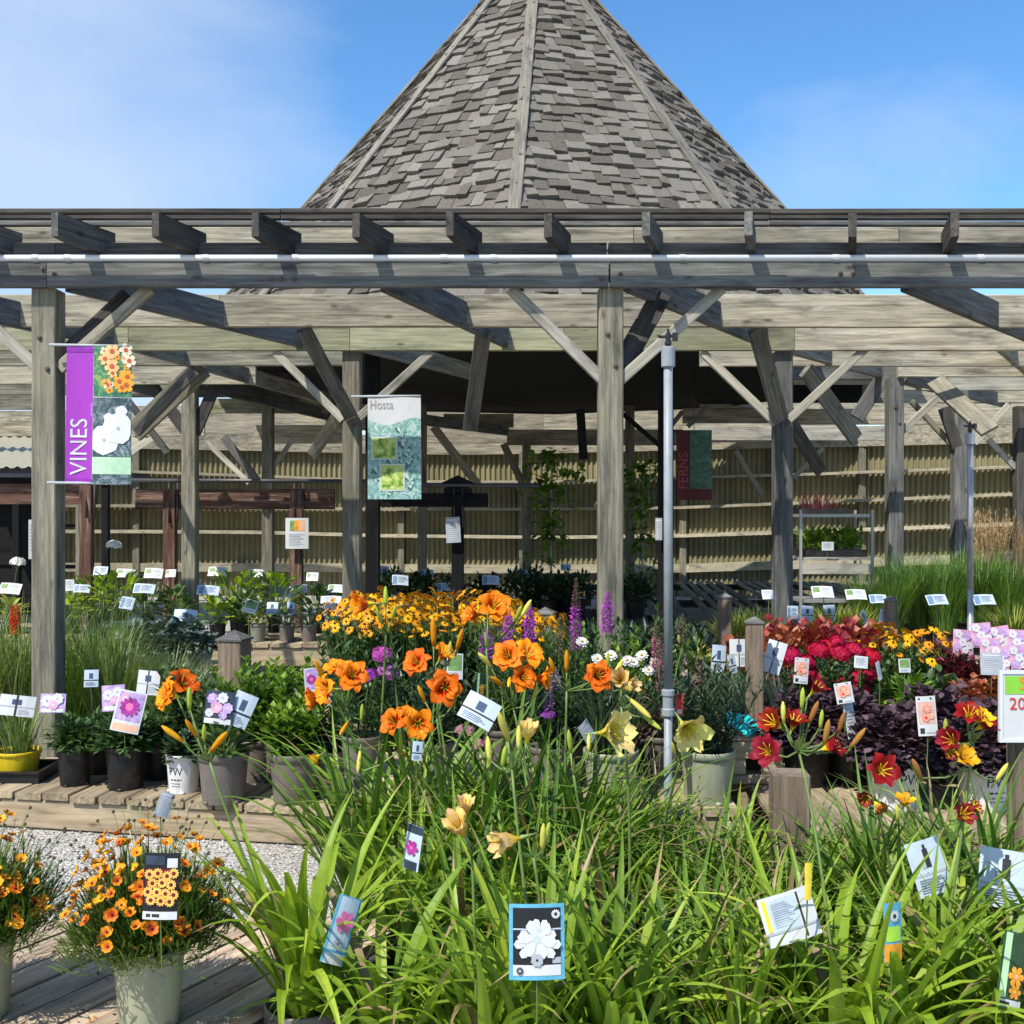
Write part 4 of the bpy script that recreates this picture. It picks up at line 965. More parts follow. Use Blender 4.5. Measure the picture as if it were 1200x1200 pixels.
def flower_me(kind, sd=0):
    if kind == 'O': return lily(*ORANGE, .112, 1.15, 0, sd, sd != 1)
    if kind == 'Q': return lily(*ORANGE, .115, .8, .45, sd, sd != 1)
    if kind == 'H': return lily(*RED, .105, .6, .5, sd, False, .42)
    if kind == 'Y': return lily(*PALEY, .125, .55, 0, sd)
    if kind == 'W': return lily((.86, .62, .24), (.75, .5, .12), .12, .5, .8, sd)
    if kind == 'D': return lily(*RED, .095, 1.1, 0, sd, False, .34)
    if kind == 'E': return lily(*YEL, .10, .8, .2, sd)
    if kind == 'X': return lily((.30, .03, .02), (.5, .2, .02), .09, .8, .75, sd)
    return bud(BUDC[kind])
def scape(t, base, top, items, lean=0.0):
    """flower stalk from base to top (world); items (kind, px, py, d, yaw, pitch, size)"""
    base, top = Vector(base), Vector(top); b = MB(); mid = (base + top) / 2 + Vector((lean, 0, .10))
    pts = []
    for i in range(9):
        q = i / 8; pts.append((base * (1 - q) + mid * q) * (1 - q) + (mid * (1 - q) + top * q) * q)
    b.tube(pts, .0055, .0036, 6)
    sc = link('scape', None, t, Matrix()) if False else None
    its = []
    for k, (kind, px, py, d, yaw, pit, sz) in enumerate(items):
        p = P(px, py, d); dv = dirv(yaw, pit); back = p - dv * (.05 if kind.isupper() else .02) * sz
        j = pts[7] if (p - pts[7]).length < (p - top).length else top
        m = (j + back) / 2 - Vector((0, 0, .012)); b.tube([j, m, back], .0032, .0024, 5)
        its.append((kind, p, dv, sz, k))
        if rnd() < .7: b.dia(j, dv + Vector((0, 0, .6)), (0, 1, 0), .05, .012)
    o = link('scape', b.data('scape', G_STEM, True), t, Matrix())
    for kind, p, dv, sz, k in its:
        link('flower' if kind.isupper() else 'bud', flower_me(kind, k % 3), o, aim(p - dv * .03 * sz, dv, ru(0, 6)) @ Matrix.Scale(sz, 4))

# ------------------------------------------------------------------ foreground daylilies
DAYF = [f_daylily(50, .64, .035).data('foliage', [G_DAY, G_DRY]), f_daylily(58, .62, .027, dry=.07).data('foliage', [G_DAY2, G_DRY]), f_daylily(62, .74, .028, .85, .04).data('foliage', [G_DAY2, G_DRY]), f_daylily(48, .60, .033, 1.05, .06).data('foliage', [G_LIME, G_DRY]), f_daylily(84, .55, .018, 1.1, .10).data('foliage', [G_DAY, G_DRY]), f_daylily(40, .60, .042, 1.18, .05).data('foliage', [G_DAY, G_DRY])]
def daylily(label, px, d, var, style='black', r=.11, h=.21, sc=1.0, rz=None, z=0, X=None):
    t = potted('potted_daylily', label, 'daylily', gx(px, d) if X is None else X, d, z, style, r, h, 'potted daylilies in the foreground', rz)
    part(t, 'foliage', DAYF[var], T(0, 0, h * .9) @ Matrix.Scale(sc, 4)); return t
def basez(px, d, z=.25): return Vector((gx(px, d), d, z))
K = daylily('arching daylily in the taupe pot beside the plank deck', 357, 2.86, 3, 'grey', .108, .29, 1.05, rz=.6)
scape(K, basez(352, 2.86, .32), P(246, 893, 2.9), [('O', 200, 815, 2.9, -48, 18, .85), ('O', 214, 802, 2.98, 60, 40, .8), ('g', 222, 822, 2.9, 15, 78, .95), ('o', 226, 856, 2.88, -40, 55, .9), ('o', 205, 862, 2.86, -70, 40, 1.0), ('g', 239, 862, 2.9, 20, 70, .8), ('o', 254, 872, 2.88, 62, 45, 1.15)], -.06)
D1 = daylily('daylily with drooping outer leaves right of the taupe pot', 455, 2.72, 5)
D2 = daylily('daylily clump carrying the framed white lily card', 636, 2.62, 0)
D3 = daylily('daylily clump between the lily card and the yellow-edged tag', 800, 2.72, 1)
D4 = daylily('upright lime daylily clump in front of the sawn post', 985, 2.62, 3, sc=1.12)
D5 = daylily('daylily clump at the bottom right beside the orange lily tag', 1165, 2.68, 5)
D6 = daylily('daylily clump behind the magenta flower tag', 545, 3.15, 1)
D7 = daylily('daylily clump bearing the pale yellow trumpet', 720, 3.12, 4)
D8 = daylily('fine-leaved daylily clump just left of the sawn post', 850, 3.2, 4, sc=.88)
D9 = daylily('daylily clump carrying the dark red flower in front of the printed pot', 1060, 3.15, 1)
D10 = daylily('tall daylily clump under the leftmost orange flower heads', 425, 3.72, 2, sc=1.05)
D11 = daylily('tall daylily clump under the middle orange flower heads', 540, 3.6, 2, sc=1.12)
D12 = daylily('daylily clump left of the grey riser pipe, with pale buds', 655, 3.62, 2)
D13 = daylily('daylily clump at the foot of the grey riser pipe', 765, 3.68, 4)
D14 = daylily('daylily clump behind the torn pale tags at right', 1010, 3.5, 1, sc=.85)
D15 = daylily('daylily clump below the sale sign', 1175, 3.3, 2, sc=.85)
D16 = daylily('lime daylily clump between the sage pots and the sawn post', 862, 3.78, 3, sc=.8)
D17 = daylily('daylily clump in the bottom centre left of the lily card', 560, 2.62, 3, sc=.9)
D18 = daylily('fine-leaved daylily under the yellow-edged tag', 905, 2.85, 4)
D19 = daylily('daylily clump at right edge behind the pale folded tag', 1245, 3.05, 1)
D20 = daylily('green daylily clump behind the owl tag', 1090, 2.82, 0, sc=.9)
for px, d, v_, sc, lb in ((955, 3.05, 3, .72, 'lime daylily clump right beside the sawn post'), (1130, 3.0, 3, .85, 'lime daylily clump between the two pale printed tags'), (1060, 2.62, 5, .95, 'daylily clump in front of the owl tag'), (720, 2.62, 0, .95, 'daylily clump just right of the lily card'), (870, 2.6, 4, 1.0, 'fine-leaved daylily clump at the bottom left of the yellow-edged tag'), (1215, 2.66, 3, .9, 'lime daylily clump in the bottom right corner'), (700, 3.95, 4, 1.0, 'fine-leaved daylily clump in front of the left sage pot'), (600, 3.2, 4, 1.05, 'fine-leaved daylily clump behind the lily card'), (1090, 3.75, 4, .9, 'fine-leaved daylily clump in front of the printed pots'), (480, 3.35, 0, .95, 'broad-leaved daylily clump left of the magenta tag'), (490, 3.85, 2, 1.12, 'tall daylily clump behind the magenta tag, left'), (600, 3.85, 2, 1.12, 'tall daylily clump under the tilted pale tag'), (700, 3.7, 2, .98, 'tall daylily clump between the pale trumpets'), (640, 3.3, 2, .95, 'tall daylily clump above the lily card'), (925, 3.38, 2, .72, 'daylily clump hugging the front of the sawn post'), (1030, 3.3, 2, .86, 'tall daylily clump below the dark red flower'), (1130, 3.45, 2, .88, 'tall daylily clump in front of the right printed pot'), (820, 3.45, 2, .78, 'daylily clump in front of the right sage pot'), (960, 4.0, 0, .5, 'small daylily clump behind the sawn post')):
    daylily(lb, px, d, v_, sc=sc)
# orange heads
scape(D10, basez(425, 3.72), P(405, 830, 3.6), [('O', 412, 793, 3.55, 15, 25, 1.0), ('O', 384, 808, 3.55, -50, 5, .95), ('O', 396, 786, 3.65, -10, 65, .9), ('Q', 372, 818, 3.6, -70, -5, .9), ('o', 375, 786, 3.55, -30, 55, 1.1), ('g', 424, 838, 3.55, 20, 75, .9), ('o', 404, 852, 3.5, -20, -30, .9)], -.02)
scape(D10, basez(430, 3.72), P(452, 742, 3.65), [('Q', 428, 708, 3.6, -65, 0, 1.05), ('g', 452, 702, 3.65, 0, 85, 1.0), ('g', 444, 722, 3.62, -30, 65, .8), ('g', 461, 720, 3.62, 35, 60, .9)], .02)
scape(D11, basez(535, 3.6), P(512, 842, 3.5), [('O', 521, 806, 3.45, 8, 12, 1.05), ('o', 495, 815, 3.48, -40, 60, .9), ('g', 533, 820, 3.5, 40, 70, .8)], 0)
scape(D11, basez(530, 3.6), P(474, 872, 3.5), [('O', 462, 846, 3.45, -30, 25, .82), ('O', 490, 848, 3.45, 10, 5, .9), ('Q', 474, 842, 3.5, 5, 55, .8), ('o', 475, 885, 3.5, -20, 20, .8)], -.03)
scape(D11, basez(545, 3.6), P(508, 800, 3.65), [('O', 490, 778, 3.62, -28, 30, .95), ('Q', 518, 769, 3.64, 50, 50, .9), ('o', 508, 745, 3.65, -5, 80, 1.4), ('o', 538, 752, 3.62, 30, 60, 1.2), ('y', 527, 765, 3.64, 15, 70, 1.0)], 0)
scape(D11, basez(550, 3.6), P(570, 760, 3.7), [('O', 578, 713, 3.68, 25, 35, 1.1), ('Q', 556, 722, 3.72, -60, 30, .9), ('y', 615, 716, 3.68, 50, 55, 1.1), ('g', 606, 722, 3.7, 45, 60, 1.0)], .05)
scape(D12, basez(655, 3.62), P(602, 830, 3.6), [('O', 596, 770, 3.58, -15, 25, 1.0), ('O', 618, 768, 3.58, 40, 45, 1.0), ('O', 612, 795, 3.56, 20, 15, .85), ('Q', 632, 795, 3.58, 75, 0, .9), ('o', 585, 800, 3.56, -40, 30, 1.1), ('o', 597, 798, 3.54, -5, -20, .9), ('y', 570, 775, 3.58, -45, 40, 1.1), ('y', 626, 815, 3.6, 30, 50, .9)], -.03)
scape(D12, basez(660, 3.62), P(664, 810, 3.6), [('O', 700, 793, 3.55, 12, 18, .95), ('o', 664, 778, 3.6, 0, 82, 1.1), ('o', 648, 783, 3.6, -35, 60, 1.0), ('y', 722, 790, 3.56, 40, 60, 1.3), ('g', 712, 778, 3.56, 10, 80, .9)], 0)
# pale yellow
scape(D7, basez(720, 3.12), P(672, 908, 3.05), [('Y', 712, 858, 2.98, 50, 12, 1.05), ('g', 668, 872, 3.05, -25, 75, 1.0), ('y', 690, 873, 3.0, 5, 88, .7)], -.03)
scape(D7, basez(735, 3.12), P(728, 828, 3.05), [('W', 727, 798, 3.05, -10, 30, .8), ('y', 748, 828, 3.0, 55, -35, 1.1), ('g', 762, 845, 3.0, 55, -30, .9), ('W', 736, 805, 3.02, 50, 20, .65)], .03)
scape(D13, basez(765, 3.68), P(797, 892, 3.4), [('Y', 803, 852, 3.2, 15, -22, 1.0), ('y', 790, 880, 3.3, -30, 60, .8)], .0)
scape(D2, basez(640, 2.62), P(600, 902, 2.75), [('y', 592, 856, 2.75, -30, 58, 1.35), ('W', 618, 862, 2.74, 20, 70, .75), ('y', 608, 868, 2.74, 0, 85, .9), ('y', 573, 882, 2.76, -20, 78, 1.0), ('g', 590, 890, 2.75, 25, 70, .9)], -.02)
scape(D17, basez(560, 2.62), P(553, 1005, 2.65), [('W', 540, 972, 2.6, -35, 50, .95), ('W', 545, 950, 2.62, 10, 70, .7)], 0)
scape(D2, basez(636, 2.62), P(625, 1005, 2.6), [('W', 598, 985, 2.58, -60, -5, .95), ('y', 636, 985, 2.6, 15, 80, 1.0), ('g', 641, 978, 2.6, 30, 70, .8)], .02)
scape(D10, basez(440, 3.72), P(384, 886, 3.6), [('E', 370, 888, 3.55, -70, -30, .6)], -.05)
scape(D11, basez(520, 3.6), P(422, 905, 3.5), [('y', 421, 890, 3.5, -10, -70, 1.0), ('g', 470, 872, 3.5, 10, 80, 1.0)], -.06)
# dark red
scape(D4, basez(985, 2.62), P(936, 880, 2.9), [('D', 900, 880, 2.85, -38, 22, .95), ('H', 908, 848, 2.9, -55, 30, .95), ('H', 930, 848, 2.9, 25, 65, .75), ('y', 918, 838, 2.9, -20, 75, .9), ('r', 985, 850, 2.9, 30, 70, .9), ('g', 962, 846, 2.9, 15, 78, .8), ('r', 952, 838, 2.9, 40, 65, 1.0), ('g', 940, 822, 2.92, 5, 80, .9), ('H', 972, 876, 2.88, 60, 20, .8), ('r', 968, 862, 2.88, 10, 70, 1.1), ('r', 1003, 868, 2.9, 60, 55, 1.0), ('H', 955, 808, 2.95, 50, 50, .7)], .02)
scape(D9, basez(1060, 3.15), P(1026, 940, 3.1), [('D', 1033, 903, 3.05, 10, 20, 1.05), ('X', 1014, 935, 3.05, -20, 0, .8), ('X', 1030, 945, 3.0, 30, -30, .7)], 0)
scape(D20, basez(1090, 2.82), P(1140, 870, 2.9), [('D', 1136, 838, 2.88, -15, 55, .85), ('H', 1152, 850, 2.88, 60, 35, .75), ('E', 1150, 842, 2.86, 30, 40, .65), ('H', 1116, 868, 2.86, -50, 20, .85), ('E', 1128, 888, 2.84, 20, 35, .75), ('r', 1076, 905, 2.9, -50, 55, 1.1), ('y', 1172, 908, 2.9, 50, 60, .9), ('g', 1108, 858, 2.9, -20, 75, .9), ('X', 1112, 880, 2.84, 5, -15, .7)], .03)
scape(D14, basez(1010, 3.5), P(1061, 965, 3.0), [('E', 1060, 940, 2.98, 10, 70, .6), ('y', 1052, 955, 3.0, -30, 70, .8)], .02)
scape(D15, basez(1175, 3.3), P(1128, 985, 2.9), [('X', 1128, 955, 2.85, 10, 30, 1.0), ('X', 1140, 948, 2.86, 50, 40, .8)], -.03)

# ------------------------------------------------------------------ coreopsis on the deck
def seed_head():
    b = MB(); b.lathe([(.0015, -.004), (.0040, -.002), (.0046, .001), (.003, .004), (.001, .005)], 7); b.k = 1; b.lathe([(.0009, -.06), (.0011, -.005)], 3)
    return b.data('seed_head', [leaf((.03, .02, .012), (.10, .06, .03), (.18, .11, .05), trans=0), G_STEM])
SH = seed_head()
def coreopsis(label, px, d, rz):
    t = potted('potted_coreopsis', label, 'coreopsis', gx(px, d), d, HD + .003, 'sage', .093, .20, 'potted coreopsis on the deck', rz)
    part(t, 'foliage', f_needles(5600, .20, .20, .06).data('foliage', G_COREO), T(0, 0, .185))
    fl = [daisy((.80, .20, .010), (.12, .03, .008), 8, .0205, .018, .006, tip=(.92, .40, .02), coneR=.2, droop=-.012), daisy((.62, .09, .008), (.10, .02, .008), 8, .021, .018, .006, tip=(.88, .32, .015), coneR=.2, droop=-.010), daisy((.92, .42, .02), (.20, .08, .01), 8, .020, .017, .006, coneR=.2, droop=-.014)]
    n = 0
    while n < 99:
        az = ru(0, 6.28); ph = math.acos(ru(.22, 1)); rr = ru(.84, 1.12); az = ru(pi, 2 * pi) - rz if n % 3 else az
        p = Vector((sin(ph) * cos(az) * .20 * rr, sin(ph) * sin(az) * .20 * rr, cos(ph) * .30 * rr + .205))
        d_ = Vector((sin(ph) * cos(az) * .8 + ru(-.4, .4), sin(ph) * sin(az) * .8 + ru(-.4, .4), .7 + ru(-.3, .3)))
        part(t, 'flower', fl[n % 3], aim(p, d_, ru(0, 6)) @ Matrix.Scale(ru(.48, .88), 4)); n += 1
    b = MB()
    for i in range(60):
        az = ru(0, 6.28); ph = math.acos(ru(.15, 1)); rr = ru(.8, 1.12); q = Vector((sin(ph) * cos(az) * .20 * rr, sin(ph) * sin(az) * .20 * rr, cos(ph) * .30 * rr + .205)); b.tube([(q.x * .6, q.y * .6, .2 + (q.z - .2) * .45), q], .0013, .0009, 3)
        for k in range(5): b.dia(q, (ru(-1, 1), ru(-1, 1), ru(-.4, .6)), (0, 0, 1), ru(.008, .014), .006)
    part(t, 'spent_stems', b.data('spent_stems', leaf((.07, .03, .012), (.22, .07, .02), (.32, .17, .05), trans=.1)))
    for i in range(85):
        az = ru(0, 6.28); ph = math.acos(ru(.1, 1)); rr = ru(1.05, 1.36)
        p = Vector((sin(ph) * cos(az) * .20 * rr, sin(ph) * sin(az) * .20 * rr, cos(ph) * .30 * rr + .205))
        part(t, 'seed_head', SH, aim(p, Vector((sin(ph) * cos(az), sin(ph) * sin(az), cos(ph) + .3))))
    return t
coreopsis('orange coreopsis in a sage pot carrying the black picture tag', 175, 2.76, .4)
coreopsis('orange coreopsis in a sage pot cut by the left picture edge', -26, 2.80, 2.1)

# ------------------------------------------------------------------ left bench
HL = .19; KL = (CH - HL) / (CH - H1)
def d_of(y, h=.19): return (CH - h) * F / (y - 600)
MUM = [f_mound(620, .13, .13, .045, .024, inner=.3).data('foliage', G_MID) for i in range(2)]
for i, (px, y, r, h, lb) in enumerate(((88, 919, .076, .18, 'leafy perennial in a black pot beside the black tray'), (147, 923, .086, .19, 'leafy perennial in the black pot below the magenta flower tag'), (184, 911, .082, .18, 'leafy perennial in a black pot just left of the white printed pot'), (118, 905, .075, .17, 'leafy perennial in a black pot wedged behind two others'))):
    d = d_of(y); t = potted('potted_perennial', lb, 'potted plant', gx(px, d), d, HL, 'black', r * KL, h * KL, 'leafy plants in black pots on the left bench')
    part(t, 'foliage', MUM[i % 2], T(0, 0, h * .9 * KL) @ Matrix.Scale((.95, 1.1, 1.0, .9)[i] * KL, 4))
d = d_of(927); t = potted('potted_perennial', 'low plant in the white printed pot on the left bench', 'potted plant', gx(215, d), d, HL, 'white', .074 * KL, .165 * KL, 'plants in white printed pots', pwang=-.25)
part(t, 'foliage', f_mound(260, .085, .10, .05, .03).data('foliage', G_DEEP), T(0, 0, .145 * KL) @ Matrix.Scale(KL, 4))
for px, y, r, h, lb, gen in ((262, 938, .106, .205, 'lavender-tagged broad-leaved plant in a taupe pot', lambda: f_hosta(34, .10, .05, .10)), (345, 938, .105, .205, 'lance-leaved green rosette in a taupe pot', lambda: f_stems(15, .24, .05, .10, .026, 22, .55, 1.25)),
                             (312, 912, .095, .18, 'leafy green plant in a taupe pot behind the lance-leaved rosette', lambda: f_stems(14, .32, .06, .09, .03, 24, .45, 1.1)), (388, 929, .09, .19, 'green plant in the taupe pot at the right end of the left bench', lambda: f_stems(12, .26, .05, .08, .022, 20, .5, 1.2))):
    d = d_of(y); t = potted('potted_perennial', lb, 'potted plant', gx(px, d), d, HL, 'grey', r * KL, h * KL, 'plants in taupe pots on the left bench')
    part(t, 'foliage', gen().data('foliage', [G_DAY2 if px == 345 else G_MID, G_STEM]), T(0, 0, h * .88 * KL) @ Matrix.Scale(KL, 4))
d = 4.82 * KL; t = thing('nursery_tray', 'black plastic nursery tray at the left end of the left bench', 'tray', (gx(18, d), d, HL))
b = MB(); x0, x1 = -.22, .17
b.box(x0, -.12, .001, x1, .14, .008); b.box(x0, -.13, .001, x1, -.12, .055); b.box(x0, .14, .001, x1, .15, .055); b.box(x0 - .01, -.13, .001, x0, .15, .055); b.box(x1, -.13, .001, x1 + .01, .15, .055)
b.box(x0 - .02, -.145, .055, x1 + .02, -.118, .062); b.box(x0 - .02, .138, .055, x1 + .02, .165, .062); b.box(x1 - .002, -.118, .055, x1 + .02, .138, .062); b.box(x0 - .02, -.118, .055, x0 + .002, .138, .062)
link('tray_body', b.data('tray_body', POTM['black']), t)
t = potted('potted_perennial', 'grassy plant in a squat yellow pot standing in the black tray', 'potted plant', gx(22, d), d, HL + .009, 'yellow', .115, .14)
part(t, 'foliage', f_grass(120, .34, .007, .8, 2.3, .07, .5).data('foliage', G_GRASS), T(0, 0, .12))
# grasses behind
GR = [f_grass(420, .80, .007, .35, 1.6, .09, .4).data('foliage', G_GRASS), f_grass(380, .72, .008, .5, 1.9, .09, .4).data('foliage', G_DAY2), f_grass(420, .62, .005, .6, 2.0, .1, .5).data('foliage', G_GRASS)]
gl = ['tuft of arching green grass at the left edge behind the black tray', 'grass clump with the orange poker flower', 'grass clump at the foot of the left pergola post', 'grass clump between the left pergola post and the magenta tag', 'grass clump behind the white crossed tag', 'fine grass clump left of the brown capped post', 'grass clump second behind the left pergola post', 'fine grass clump below the row of grey pots']
for i, (px, d) in enumerate(((-25, 6.6), (22, 6.65), (80, 6.7), (132, 6.55), (180, 6.45), (226, 6.6), (112, 7.2), (200, 7.2))):
    t = potted('potted_grass', gl[i], 'potted grass', gx(px, d), d, 0, 'black', .12, .24, 'potted grasses behind the left bench')
    part(t, 'foliage', GR[(0, 0, 1, 0, 2, 2, 0, 2)[i]], T(0, 0, .22) @ Matrix.Scale((1.08, 1.14, 1.0, 1.0, .9, .85, 1.08, .9)[i], 4))
    if i == 1:
        pk = P(18, 742, 6.5); o = link('flower_spike', poker(), t, T(pk) @ RX(.03))
        b = MB(); b.tube([(gx(22, 6.65), 6.65, .24), (pk.x, pk.y, pk.z - .44)], .007, .006, 5); link('scape', b.data('scape', G_STEM), t, Matrix())
for px, d, st, lb in ((300, 5.62, 'grey', 'bushy green plant at the back of the low platform beside the capped post'), (335, 5.55, 'grey', 'tall bushy green plant behind the lance-leaved rosette'), (372, 5.5, 'grey', 'bushy green plant behind the leftmost orange daylily heads'), (232, 5.66, 'black', 'bushy green plant behind the white printed pot')):
    t = potted('potted_perennial', lb, 'potted plant', gx(px, d), d, HL, st, .11, .22, 'bushy plants at the back of the low platform')
    part(t, 'foliage', f_stems(18, .42, .09, .09, .026, 26, .45, 1.1).data('foliage', [G_DAY2 if px != 232 else G_MID]), T(0, 0, .2))
# row of small stone-grey pots (bench behind) with blue-green leaves
BL = [f_mound(240, .13, .16, .075, .038, 'oval').data('foliage', G_BLUE), f_mound(200, .14, .17, .085, .05, 'oval').data('foliage', G_MID)]
for i, (px, d, lb) in enumerate(((180, 8.05, 'leftmost small grey pot with blue-green leaves behind the grasses'), (200, 8.0, 'second small grey pot with blue-green leaves behind the grasses'), (220, 8.02, 'third small grey pot with blue-green leaves behind the grasses'), (238, 8.05, 'small grey pot with blue-green leaves nearest the capped brown post'), (150, 8.3, 'silvery leafed plant half hidden by the tall grasses'), (128, 8.3, 'silvery plant just right of the left pergola post'), (190, 8.45, 'tall blue-green plant behind the small grey pots'), (222, 8.45, 'broad blue-green plant behind the small grey pots'))):
    t = potted('potted_perennial', lb, 'potted plant', gx(px, d), d, H1, 'stone', .068, .17, 'blue-green plants in small grey pots')
    part(t, 'foliage', BL[0], T(0, 0, .15) @ Matrix.Scale((.9, .95, 1, .9, 1.2, 1.2, 1.3, 1.3)[i], 4))
# hosta bench
HO = [f_hosta(42, .12, .07, .20).data('foliage', [G_LIME, G_STEM]), f_hosta(46, .12, .07, .24).data('foliage', [G_MID, G_STEM]), f_hosta(26, .10, .045, .12).data('foliage', [G_BLUE, G_STEM]), f_hosta(26, .11, .05, .12).data('foliage', [G_YEL, G_STEM]), f_hosta(60, .12, .065, .32).data('foliage', [G_DAY, G_STEM])]
hs_ = [(255, 9.95, 0, 1.0, 'black', 'lime hosta in the left front corner of the hosta bench'), (285, 10.05, 1, 1.0, 'black', 'green hosta beside the lime hosta on the hosta bench'), (302, 9.92, 3, .8, 'stone', 'small yellow hosta in the pale grey pot'), (336, 9.92, 2, 1.0, 'grey', 'narrow-leaved hosta in a grey pot left of the pale label pair'), (362, 9.92, 2, 1.05, 'grey', 'narrow-leaved hosta in a grey pot below the red-brown post'), (392, 9.95, 2, .95, 'grey', 'narrow-leaved hosta in a grey pot at the bench end'),
       (278, 10.6, 4, 1.05, 'black', 'large bushy green hosta at the back of the hosta bench'), (322, 10.7, 4, 1.0, 'black', 'bushy green hosta under the paper notice'), (372, 10.6, 1, .9, 'black', 'dark hosta at the back right of the hosta bench'), (398, 10.7, 1, .8, 'black', 'dark hosta against the second pergola post'),
       (85, 10.6, 0, 1.1, 'black', 'lime hosta right of the left pergola post under the banner'), (112, 10.7, 4, .95, 'black', 'green hosta directly under the purple banner'), (140, 10.6, 4, 1.05, 'black', 'tall green hosta with a white flower under the banner edge'), (172, 10.55, 1, .95, 'black', 'dark green hosta among the slanted white placards'), (205, 10.6, 1, .9, 'black', 'dark green hosta at the foot of the red-brown frame post'), (12, 10.5, 3, 1.1, 'black', 'yellow-green hosta left of the left pergola post'), (-20, 10.6, 1, 1.0, 'black', 'dark hosta at the far left picture edge')]
for i, (px, d, v_, sc, st, lb) in enumerate(hs_):
    t = potted('potted_hosta', lb, 'potted hosta', gx(px, d), d, H1, st, .078, .16, 'potted hostas on the left back benches')
    part(t, 'foliage', HO[v_], T(0, 0, .14) @ Matrix.Scale(sc * (1.15 if d > 10.4 else 1), 4))
    if px in (140, 12):
        b = MB(); pk = P(133 if px == 140 else 20, 640 if px == 140 else 660, d); b.tube([(gx(px, d), d, .6), pk - Vector((0, 0, .02))], .005, .003, 4); s_ = link('scape', b.data('scape', G_STEM), t, Matrix())
        link('flower_head', cluster((.78, .78, .74), .07, 26, .03), s_, T(pk))
# shaded shrubs
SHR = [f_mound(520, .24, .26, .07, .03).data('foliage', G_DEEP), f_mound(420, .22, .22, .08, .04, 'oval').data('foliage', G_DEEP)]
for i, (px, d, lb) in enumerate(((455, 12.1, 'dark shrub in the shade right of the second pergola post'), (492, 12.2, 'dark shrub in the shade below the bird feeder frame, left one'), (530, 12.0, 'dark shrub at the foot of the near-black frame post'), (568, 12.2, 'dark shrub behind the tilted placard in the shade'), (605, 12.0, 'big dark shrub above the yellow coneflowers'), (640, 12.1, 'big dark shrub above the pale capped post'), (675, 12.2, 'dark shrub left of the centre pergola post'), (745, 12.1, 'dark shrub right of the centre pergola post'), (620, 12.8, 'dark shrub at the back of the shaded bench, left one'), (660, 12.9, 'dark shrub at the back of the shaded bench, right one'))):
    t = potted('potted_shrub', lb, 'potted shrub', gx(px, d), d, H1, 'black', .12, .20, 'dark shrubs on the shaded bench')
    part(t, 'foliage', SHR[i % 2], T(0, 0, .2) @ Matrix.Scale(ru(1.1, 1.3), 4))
# climbing vines on canes by the wall
def vine(label, px, d, ytop, n, w_):
    t = potted('potted_vine', label, 'climbing plant', gx(px, d), d, 0, 'black', .16, .28, 'climbing plants on canes before the wall', 0)
    zt = CH + (600 - ytop) * d / F; b = MB(); b.tube([(0, 0, .2), (.02, 0, zt)], .014, .012, 6); part(t, 'cane', b.data('cane', W_LITE))
    b = MB()
    for i in range(n):
        z = .5 + (zt - .4) * (rnd() ** .6); a = ru(0, 6.28); r_ = w_ * rnd() * (.35 + .65 * abs(sin(z * 2.3))); p = (r_ * cos(a), r_ * sin(a) * .6, z)
        b.dia(p, (ru(-1, 1), ru(-1, 1), ru(-.8, .4)), (0, 0, 1), ru(.11, .16), .09)
    for i in range(9):
        z = .6 + (zt - .8) * rnd(); a = ru(0, 6.28); b.tube([(0, 0, z), (w_ * .5 * cos(a), w_ * .3 * sin(a), z + .1), (w_ * cos(a), w_ * .6 * sin(a), z + .05)], .006, .003, 4)
    part(t, 'foliage', b.data('foliage', G_DAY2)); return t
vine('leafy climber on a cane left of the centre pergola post', 645, 13.4, 535, 330, .45)
vine('leafy climber on a cane right of the centre pergola post', 752, 13.5, 545, 260, .35)

# ------------------------------------------------------------------ centre: coneflowers
RUDF = [f_stems(34, .34, .15, .075, .026, 16, .45, 1.2).data('foliage', [G_MID]) for _ in range(2)]
RUD = [daisy((.86, .42, .006), (.03, .014, .006), 12, .029, .012, .010, .008, coneR=.2), daisy((.80, .36, .006), (.025, .012, .005), 11, .027, .011, .010, .003, coneR=.2)]
def rudbeckia(label, px, d, z, sc=1.0, n=76, group='yellow coneflowers in the centre', fh=.40):
    t = potted('potted_coneflower', label, 'coneflower', gx(px, d), d, z, 'black', .11, .20, group)
    part(t, 'foliage', RUDF[int(px) % 2], T(0, 0, .18) @ Matrix.Scale(sc, 4))
    b = MB(); pl = []
    for i in range(n):
        a = ru(0, 6.28); q = math.sqrt(rnd()); hh = (.22 + fh * .72 * (1 - .28 * q * q) + ru(-.07, .06)) * sc; p = Vector((.24 * q * cos(a) * sc, .24 * q * sin(a) * sc, hh + .1))
        b.tube([(p.x * .4, p.y * .4, .2), (p.x * .8, p.y * .8, p.z * .7), p], .002, .0015, 3)
        pl.append((p, Vector((cos(a) * q * .8 + ru(-.3, .3) - .1, sin(a) * q * .8 + ru(-.4, .2) - .35, .75)), i))
    s_ = part(t, 'stems', b.data('stems', G_STEM))
    for p, dv, i in pl: link('flower', RUD[i % 2], s_, WM[t.name] @ aim(p, dv, ru(0, 6)) @ Matrix.Scale(ru(.8, 1.1), 4))
    return t
for px, d, lb in ((418, 6.14, 'yellow coneflower at the left end of the bright yellow mass'), (470, 6.12, 'yellow coneflower behind the top orange daylily bud'), (524, 6.14, 'yellow coneflower in the middle front of the yellow mass'), (578, 6.13, 'yellow coneflower below the highest orange daylily'), (628, 6.16, 'yellow coneflower in front of the pale capped post'), (445, 6.6, 'yellow coneflower at the back left of the yellow mass'), (500, 6.6, 'yellow coneflower at the back centre of the yellow mass'), (556, 6.6, 'yellow coneflower at the back right of the yellow mass')):
    rudbeckia(lb, px, d, H1, 1.12 if px < 600 else .98)
